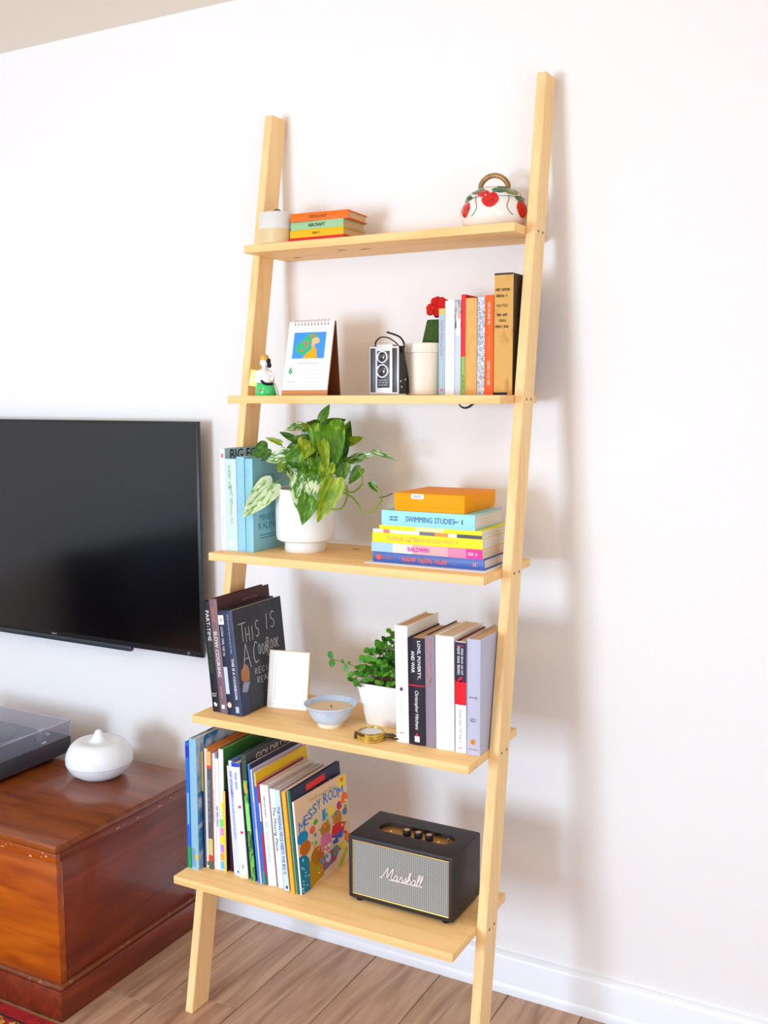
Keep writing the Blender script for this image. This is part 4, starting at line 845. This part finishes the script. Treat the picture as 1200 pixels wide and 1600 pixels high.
b = bs[0]; bm = bmn(); prism(bm, ellipse(0, 0, .0038, .0042, 12), spo(b, .46), (1, 0, 0), (0, 0, 1), .0003); obj('blue_emblem', bm, C(70, 84, 140), b.o); sscr(b, .32, .04, .004, C(226, 224, 230), seed=91); sscr(b, .085, .012, .003, C(200, 160, 160), across=True, seed=92)
b = bs[1]; stext(b, 'LOVE, POVERTY,', .80, WT, w=.080, h=.0085, bold=.02, xf=.68); stext(b, 'AND WAR', .78, WT, w=.046, h=.0075, bold=.02, xf=.32); band(b, .555, .565, C(206, 40, 60)); stext(b, 'Christopher Hitchens', .33, WT, w=.082, h=.0105, bold=.01, shear=.2, xf=.5); band(b, .03, .085, C(226, 222, 226), .36, .66); bm = bmn(); prism(bm, [(-.004, 0), (.004, 0), (.0, .007)], spo(b, .085), (1, 0, 0), (0, 0, 1), .0004); obj('red_emblem', bm, C(206, 40, 70), b.o)
b = bs[2]; sscr(b, .78, .09, .0072, C(214, 140, 120), seed=93); sscr(b, .58, .03, .0055, C(206, 140, 126), seed=94)
b = bs[4]; band(b, .64, .995, C(48, 40, 66)); band(b, .435, .66, C(230, 22, 40)); sscr(b, .83, .058, .0065, WT, xf=.35, seed=95); sscr(b, .82, .055, .0048, WT, xf=.68, seed=96); sscr(b, .965, .014, .0035, C(206, 60, 80), across=True, seed=97); sscr(b, .24, .07, .0055, C(190, 186, 196), seed=98); sscr(b, .045, .010, .002, C(220, 120, 130), across=True, seed=99)
bm = bmn(); prism(bm, [(-.003, 0), (.002, .004), (.006, .011), (.001, .009), (-.005, .004)], spo(b, .645), (1, 0, 0), (0, 0, 1), .0006); obj('red_leaf_print', bm, C(230, 22, 40), b.o)
b = bs[5]; sscr(b, .50, .018, .004, C(160, 156, 176), across=True, seed=100); sscr(b, .315, .012, .0035, C(150, 130, 146), across=True, seed=101); sscr(b, .295, .012, .0035, C(150, 130, 146), across=True, seed=102); sscr(b, .05, .018, .002, C(206, 150, 160), across=True, seed=103)
bm = bmn(); prism(bm, ellipse(0, 0, .0052, .0062, 18), spo(b, .115), (1, 0, 0), (0, 0, 1), .0003); em = obj('orange_oval', bm, C(230, 140, 50), b.o); scribble(b.o, Vector(spo(b, .115))+Vector((0, -.0004, 0)), (1, 0, 0), (0, 0, 1), .005, .005, C(90, 60, 50), 104)

# ------------------------------------------------------------------ shelf 5: picture books
z5 = SZ[5]; Gg = 'children\'s picture books on the bottom shelf'
def nz(name, a, b_, sc_=(120, 120, 30), lo=.45, hi=.55): return mat(name, a, .45, noise=(b_, sc_, lo, hi, 3, 1.5))
K = [ # label, t, h, lean, depth, y, cover, spine, hard
 ('thin blue picture book with a green lower spine, leftmost on the bottom shelf', .0095, .2954, 0, .21, -.442, C(60, 90, 190), C(44, 110, 200), True),
 ('tall pale grey-blue picture book with a sky painting on its cover', .0195, .3052, 0, .215, -.442, nz('sky_painting', (30, 120, 180), (196, 208, 226), (14, 14, 14), .42, .60), C(150, 190, 210), True),
 ('thin dark picture book with a yellow-topped spine behind the grey-blue one', .0045, .2725, 0, .20, -.425, C(60, 120, 190), C(34, 30, 34), False),
 ('slim cream picture book on the bottom shelf', .0095, .2784, 0, .20, -.420, C(226, 150, 70), C(244, 226, 200), True),
 ('picture book with a charcoal, orange and red banded spine', .0115, .2762, 0, .21, -.424, C(226, 140, 70), C(86, 92, 102), True),
 ('thin plain white picture book beside the banded one', .0065, .2706, 0, .20, -.419, C(226, 220, 232), C(240, 242, 248), True),
 ('shorter white picture book with small grey lettering', .0080, .2597, 0, .19, -.418, C(220, 214, 226), C(242, 240, 246), True),
 ('white picture book with rainbow patches along its lower spine', .0120, .2825, 0, .20, -.416, C(70, 130, 60), C(246, 246, 248), True),
 ('short thin yellow-spined picture book', .0060, .1888, 0, .18, -.420, C(40, 24, 40), C(240, 200, 90), True),
 ('maroon-covered picture book with a black spine where the leaning row begins', .0070, .2476, -1.2, .21, -.412, C(120, 24, 34), C(36, 22, 34), True),
 ('pale pink picture book, first of the leaning ones', .0080, .2500, -3.4, .19, -.420, C(200, 196, 210), C(240, 222, 224), True),
 ('white picture book with thin blue lines along its spine', .0090, .2640, -3.7, .20, -.424, C(120, 150, 210), C(214, 226, 244), True),
 ('wide white-spined picture book with two tiny red hearts', .0215, .2628, -4.1, .20, -.426, C(110, 110, 116), C(244, 243, 246), True),
 ('green-spined picture book with GOLDILOCKS on its dark cover', .0115, .2847, -4.6, .215, -.427, C(66, 68, 78), nz('green_meadow_spine', (110, 190, 80), (40, 90, 70)), True),
 ('thin bright blue picture book after the green one', .0050, .2672, -4.8, .205, -.429, C(40, 44, 66), C(60, 130, 214), False),
 ('thin pale lilac picture book next to the bright blue one', .0045, .2568, -4.8, .20, -.429, C(190, 184, 204), C(216, 206, 236), False),
 ('yellow-covered picture book with red lettering and a blue spine', .0070, .2504, -4.9, .205, -.428, C(230, 190, 44), C(50, 110, 206), False),
 ('thin magenta-spined picture book', .0042, .2300, -4.9, .18, -.427, C(160, 60, 90), C(190, 50, 90), False),
 ('thick white picture book left of the one lettered The Missing Piece', .0210, .2262, -4.9, .185, -.426, C(226, 218, 212), C(244, 243, 247), True),
 ('white picture book with The Missing Piece lettered on its spine', .0140, .2202, -5.2, .18, -.424, C(206, 196, 190), C(246, 246, 250), True),
 ('pale blue picture book lettered The Missing Piece Meets the Big O', .0130, .2232, -5.8, .18, -.429, C(200, 196, 206), C(206, 226, 246), True),
 ('thin orange-spined picture book near the speaker end of the row', .0085, .2245, -5.6, .18, -.434, C(240, 180, 80), C(244, 178, 66), False),
 ('picture book with a dark green spine and a navy cover with a red block', .0068, .2274, -5.5, .205, -.430, C(48, 52, 74), C(24, 116, 84), True),
 ('thin picture book with MESSY ROOM on its colourful cover facing the speaker', .0045, .2038, -5.4, .203, -.430, C(236, 204, 170), C(246, 240, 236), False)]
xm = [.0035, .0145, .034, .039, .049, .061, .068, .076, .089, .0985, .1125, .124, .137, .168, .187, .193, .199, .207, .213, .238, .257, .278, .2895, .2985]
xs = place([(x, k[1], k[2], k[3]) for x, k in zip(xm, K)], z5, .0035); kb = []
for x, k in zip(xs, K):
    yw = -2.5 if 'MESSY' in k[0] else 0
    kb.append(book('picture_book', k[0], (x, k[5], z5), k[1], k[2], k[4], k[3], yw, cover=k[6], spine=k[7], hard=k[8], pages=PAGEW, group=Gg))
band(kb[0], 0, .17, C(30, 150, 90)); band(kb[0], .88, .97, C(36, 60, 180)); band(kb[0], .35, .60, C(110, 180, 226), .2, .8)
band(kb[1], .02, .16, C(120, 160, 186), 0, .6); band(kb[1], .08, .12, C(226, 190, 40), .6, .95)
band(kb[2], .66, 1, C(206, 166, 30)); band(kb[3], .02, .05, C(120, 90, 70), .3, .7)
b = kb[4]; band(b, .88, 1, C(238, 180, 120)); band(b, .855, .88, C(214, 80, 60)); band(b, .12, .26, C(214, 196, 130)); band(b, .07, .12, C(206, 70, 60)); band(b, 0, .07, C(80, 100, 84)); sscr(b, .58, .10, .0055, C(160, 166, 176), seed=110)
sscr(kb[6], .48, .05, .0045, C(120, 116, 130), seed=111); sscr(kb[5], .55, .08, .003, C(200, 206, 216), seed=112)
b = kb[7]
for k, c_ in enumerate((C(100, 190, 226), C(244, 170, 60), C(190, 150, 220), C(250, 222, 40), C(232, 150, 206), C(130, 220, 110), C(206, 236, 140), C(250, 226, 60))): band(b, .01+k*.07, .075+k*.07, c_, .35 if k > 5 else .1, 1)
sscr(kb[11], .55, .12, .004, C(120, 160, 214), seed=113); sscr(kb[11], .8, .06, .006, C(80, 120, 210), seed=114); band(kb[11], .03, .05, BLACK, .4, .7)
b = kb[12]; band(b, .965, 1, C(60, 80, 190)); sscr(b, .84, .04, .006, C(110, 120, 190), seed=115)
for zf in (.62, .40): bm = bmn(); prism(bm, [(0, -.004), (.004, .001), (.003, .004), (0, .002), (-.003, .004), (-.004, .001)], spo(b, zf, .7), (1, 0, 0), (0, 0, 1), .0003); obj('red_heart', bm, C(220, 40, 80), b.o)
sscr(b, .10, .01, .004, C(90, 90, 110), seed=116); band(b, 0, .04, C(214, 226, 190), .2, 1)
b = kb[13]; ctext(b, 'GOLDILOCKS', .56, .945, C(196, 186, 164), w=.165, h=.016, bold=.02); band(b, .80, 1, C(70, 76, 70)); band(b, .70, .78, C(226, 176, 70), .3, .8); band(b, .40, .62, C(150, 220, 130), .1, .9)
b = kb[15]; sscr(b, .6, .06, .0025, C(150, 130, 200), seed=117)
b = kb[16]; cscr(b, .55, .90, .08, .008, C(206, 84, 40), 118); band(b, .88, 1, C(220, 200, 60), .4, 1); band(b, 0, .12, C(60, 150, 140), .3, 1)
b = kb[17]; band(b, .5, .62, C(40, 120, 160)); band(b, 0, .10, C(30, 110, 110)); band(b, .62, .8, C(226, 214, 220))
b = kb[18]; sscr(b, .78, .05, .005, C(150, 150, 160), seed=119); band(b, .58, .64, C(206, 216, 220), .3, .7); sscr(b, .38, .07, .004, C(200, 200, 206), seed=120)
stext(kb[19], 'The Missing Piece', .60, C(40, 38, 44), w=.098, h=.0092, shear=.15, bold=.015); stext(kb[20], 'THE MISSING PIECE MEETS THE BIG O', .50, C(46, 60, 84), w=.150, h=.0072, bold=.015); band(kb[20], .02, .05, C(60, 84, 130), .4, .8)
b = kb[22]; cov(b, .0, 1, .0, .995, C(52, 56, 78)); bm = bmn(); box(bm, (b.t+.0004, b.d*.30, b.h*.905), (b.t+.0007, b.d*.68, b.h*.965)); obj('red_block', bm, C(226, 60, 60), b.o); scribble(b.o, (b.t+.0006, b.d*.47, b.h*.855), (0, 1, 0), (0, 0, 1), .14, .012, C(226, 222, 222), 121)
band(b, 0, 1, C(236, 236, 236), .0, .14)
# the cover of the MESSY ROOM book: heap of toys as flat printed shapes
b = kb[23]; rnd = random.Random(31)
BL = C(50, 130, 200); e0 = .0003
for k, (c_, yy, zz_, sz) in enumerate(zip('MESSY', (.10, .185, .27, .355, .44), (.700, .742, .778, .806, .826), (.024, .022, .022, .022, .022))): ctext(b, c_, yy, zz_, BL, w=.0165 if c_ != 'M' else .021, h=sz, bold=.008)
for k, (c_, yy, zz_) in enumerate(zip('ROOM', (.57, .665, .76, .865), (.846, .850, .845, .825))): ctext(b, c_, yy, zz_, BL, w=.018 if c_ != 'M' else .022, h=.024, bold=.008)
ctext(b, 'The Berenstain Bears', .52, .925, C(206, 190, 80), w=.105, h=.009, shear=.2)
blob(b, [(.84, .86), (.97, .86), (.97, .985), (.84, .985)], C(246, 216, 40)); blob(b, ellipse(.905, .945, .028, .026), C(236, 110, 40), e=.0007)
SH = [([(0, .0), (.16, .0), (.19, .16), (.18, .32), (.12, .40), (0, .40)], C(30, 130, 160)), (ellipse(.10, .58, .10, .07), C(36, 140, 190)), (ellipse(.13, .46, .10, .075), C(190, 110, 30)),
 ([(.16, .0), (.42, .05), (.46, .22), (.36, .30), (.18, .28)], C(186, 140, 20)), (ellipse(.34, .30, .13, .09), C(176, 120, 30)), (ellipse(.52, .52, .095, .075), C(190, 130, 40)), ([(.40, .30), (.56, .28), (.62, .42), (.54, .48), (.42, .46)], C(226, 130, 170)), (ellipse(.76, .56, .085, .085), C(196, 132, 36)),
 ([(.62, .38), (.86, .36), (.90, .46), (.80, .50), (.66, .50)], C(216, 24, 40)), ([(.64, .30), (.74, .29), (.75, .38), (.65, .39)], C(40, 96, 180)), (ellipse(.80, .36, .05, .04), C(40, 96, 190)), (ellipse(.93, .73, .065, .06), C(236, 120, 30)), (ellipse(.66, .68, .045, .05), C(240, 216, 60)),
 ([(.48, .62), (.54, .62), (.55, .74), (.49, .74)], C(60, 150, 190)), (ellipse(.82, .68, .05, .045), C(190, 40, 90)), (ellipse(.92, .58, .05, .04), C(60, 140, 190)), (ellipse(.28, .60, .05, .04), C(226, 110, 90)), (ellipse(.35, .66, .04, .03), C(90, 170, 90)), ([(.40, .08), (.66, .12), (.74, .20), (.64, .26), (.44, .24)], C(140, 110, 150)),
 (ellipse(.68, .22, .07, .05), C(60, 160, 160)), (ellipse(.82, .22, .06, .04), C(226, 200, 60)), (ellipse(.92, .28, .05, .05), C(230, 130, 60)), ([(.70, .02), (.78, .02), (.92, .15), (.88, .18)], C(170, 190, 40)), (ellipse(.52, .20, .05, .05), C(226, 220, 226)), (ellipse(.60, .16, .03, .02), C(206, 60, 60))]
for k, (pl, c_) in enumerate(SH): blob(b, [(max(p[0], .0), p[1]) for p in pl], c_, e=.0003+.00004*k)
for k in range(14): blob(b, ellipse(rnd.uniform(.015, .15), rnd.uniform(.02, .36), .009, .008, 8), C(190, 226, 236), 'printed_dot', e=.0016)
for k in range(46): blob(b, ellipse(rnd.uniform(.22, .96), rnd.uniform(.08, .70), rnd.uniform(.012, .028), rnd.uniform(.010, .024), rnd.choice((4, 6, 10))), rnd.choice((C(230, 60, 50), C(250, 230, 120), C(70, 150, 200), C(240, 150, 60), C(246, 240, 236), C(120, 180, 90))), e=.0017)

# ------------------------------------------------------------------ speaker
sp = thing('retro_speaker', 'black retro amplifier-style speaker with silver woven grille and script logo', 'speaker', (.3990, -.400, z5))
SWd, SDp, SH_ = .2445, .142, .1455; f0 = .006
TOLEX = mat('black_tolex', (34, 31, 36), .48, bump=((700, 700, 700), .35))
def pill(cx, cy, hx, hy, n=10):
    return [(cx+hx-hy+hy*math.cos(R(-90+180*k/n)), cy+hy*math.sin(R(-90+180*k/n))) for k in range(n+1)]+[(cx-hx+hy+hy*math.cos(R(90+180*k/n)), cy+hy*math.sin(R(90+180*k/n))) for k in range(n+1)]
bm = bmn(); box(bm, (0, .002, f0), (SWd, SDp, SH_), .005, 3); bd = obj('cabinet', bm, TOLEX, sp)
bm = bmn(); prism(bm, pill(SWd*.52, .072, .086, .024), (0, 0, SH_-.009), (1, 0, 0), (0, 1, 0), .03); cut = obj('cutter', bm, TOLEX)
bm = bmn(); box(bm, (.010, -.01, f0+.010), (SWd-.010, .007, SH_-.010)); cut2 = obj('cutter', bm, TOLEX)
for cc in (cut, cut2):
    cc.location = (0, 0, 0); cc.parent = sp
    mo = bd.modifiers.new('cut', 'BOOLEAN'); mo.object = cc; mo.operation = 'DIFFERENCE'; mo.solver = 'EXACT'
bpy.context.view_layer.update()
dg = bpy.context.evaluated_depsgraph_get(); nm = bpy.data.meshes.new_from_object(bd.evaluated_get(dg)); bd.modifiers.clear(); bd.data = nm; nm.set_sharp_from_angle(angle=R(38))
for cc in (cut, cut2): bpy.data.objects.remove(cc)
def grillemat():
    m = bpy.data.materials.new('woven_grille'); m.use_nodes = True; nt = m.node_tree; b_ = nt.nodes['Principled BSDF']
    tc = nt.nodes.new('ShaderNodeTexCoord'); mp = nt.nodes.new('ShaderNodeMapping'); mp.inputs['Scale'].default_value = (235, 0, 260); nt.links.new(tc.outputs['Object'], mp.inputs[0])
    sx = nt.nodes.new('ShaderNodeSeparateXYZ'); nt.links.new(mp.outputs[0], sx.inputs[0])
    fr_ = []
    for ax, th3 in (('X', .50), ('Z', .52)):
        f = nt.nodes.new('ShaderNodeMath'); f.operation = 'FRACT'; nt.links.new(sx.outputs[ax], f.inputs[0])
        g = nt.nodes.new('ShaderNodeMath'); g.operation = 'GREATER_THAN'; g.inputs[1].default_value = th3; nt.links.new(f.outputs[0], g.inputs[0]); fr_.append(g)
    mul = nt.nodes.new('ShaderNodeMath'); mul.operation = 'MAXIMUM'; nt.links.new(fr_[0].outputs[0], mul.inputs[0]); nt.links.new(fr_[1].outputs[0], mul.inputs[1])
    mx = nt.nodes.new('ShaderNodeMix'); mx.data_type = 'RGBA'; nt.links.new(mul.outputs[0], mx.inputs[0]); mx.inputs[6].default_value = (*lin((40, 40, 46)), 1); mx.inputs[7].default_value = (*lin((168, 166, 160)), 1)
    nt.links.new(mx.outputs[2], b_.inputs['Base Color']); b_.inputs['Roughness'].default_value = .6
    return m
bpart('grille', grillemat(), sp, ((.012, .0030, f0+.012), (SWd-.012, .0068, SH_-.012)))
BRS = mat('gold_piping', (206, 158, 60), .3, metal=.7)
for nme, a, c_ in (('b', (.0105, f0+.0108), (SWd-.0105, f0+.0108)), ('t', (.0105, SH_-.0108), (SWd-.0105, SH_-.0108)), ('l', (.0108, f0+.0108), (.0108, SH_-.0108)), ('r', (SWd-.0108, f0+.0108), (SWd-.0108, SH_-.0108))):
    bm = bmn(); tube(bm, [(a[0], .0035, a[1]), (c_[0], .0035, c_[1])], .0014, 8, False); obj('piping', bm, BRS, sp)
bm = bmn(); prism(bm, pill(SWd*.52, .072, .0855, .0235), (0, 0, SH_-.0092), (1, 0, 0), (0, 1, 0), .0012); obj('control_panel', finish(bm), mat('brass_panel', (190, 140, 64), .35, metal=.6), sp)
for k, fx in enumerate((.43, .54, .645)):
    bm = bmn(); lathe(bm, [(0, 0), (.0085, 0), (.0085, .010), (.0078, .0115), (.0, .0115)], (SWd*fx, .070, SH_-.008), 28); kn = obj('knob', bm, BLACK, sp)
    bm = bmn(); lathe(bm, [(.0062, 0), (.0062, .0008), (0, .0012)], (SWd*fx, .070, SH_+.0035), 24); obj('knob_cap', bm, mat('knob_gold', (214, 176, 130), .25, metal=.8), kn)
bm = bmn(); tube(bm, [(SWd*.82, .070, SH_-.008), (SWd*.822, .071, SH_+.004)], .0018, 8, False); obj('toggle_switch', bm, mat('switch_chrome', (226, 206, 150), .2, metal=.9), sp)
for fx in (.27, .73):
    bm = bmn(); lathe(bm, [(0, .001), (.0028, .001), (.0034, 0)], (SWd*fx, .072, SH_-.008), 14); obj('button', bm, mat('switch_chrome', (226, 206, 150), .2, metal=.9), sp)
for fx in (.022, SWd-.022):
    for fy in (.016, SDp-.02):
        bm = bmn(); lathe(bm, [(0, 0), (.008, 0), (.009, .0062), (0, .0062)], (fx, fy, 0), 18); obj('foot', bm, BLACK, sp)
LG = mat('logo_white', (240, 226, 226), .3)
_a = [(.40, .42), (.20, .50), (.05, .20), (.15, 0), (.32, .12), (.42, .45), (.38, .10), (.52, .02)]
_SC = [[(-.25, .05), (-.08, .0), (.15, .55), (.42, 1.15), (.40, .35), (.46, .12), (.70, .70), (.94, 1.15), (.88, .30), (.98, .0), (1.12, .12)], [(x_+1.10, y_) for x_, y_ in _a], [(1.62, .02), (1.75, .30), (1.80, .52), (1.95, .42), (1.93, .10), (2.05, .02)],
 [(2.05, .02), (2.20, .35), (2.30, .54), (2.34, .25), (2.26, .0), (2.12, .06)], [(2.34, .05), (2.60, .6), (2.70, 1.12), (2.56, 1.0), (2.50, .0)], [(2.51, .2), (2.68, .48), (2.77, .3), (2.76, .05), (2.88, .05)], [(x_+2.86, y_) for x_, y_ in _a],
 [(3.36, .05), (3.54, .6), (3.60, 1.12), (3.47, 1.0), (3.44, .2), (3.54, 0)], [(3.62, .05), (3.82, .6), (3.88, 1.12), (3.75, 1.0), (3.72, .2), (3.84, 0), (3.98, .1)]]
for st in _SC:      # script logo: one raised stroke per letter
    bm = bmn(); tube(bm, [(SWd*.52+(x_-1.9+.18*y_)*.0232, .0012, SH_*.54+(y_-.5)*.0215) for x_, y_ in st], .00125, 6); obj('script_logo', bm, LG, sp)
bm = bmn(); prism(bm, [(-.030, -.0008), (.040, .0008), (.040, .0022), (-.032, .0006)], (SWd*.52, .0020, SH_*.54-.0125), (1, 0, 0), (0, 0, 1), .0006); obj('logo_flourish', bm, LG, sp)
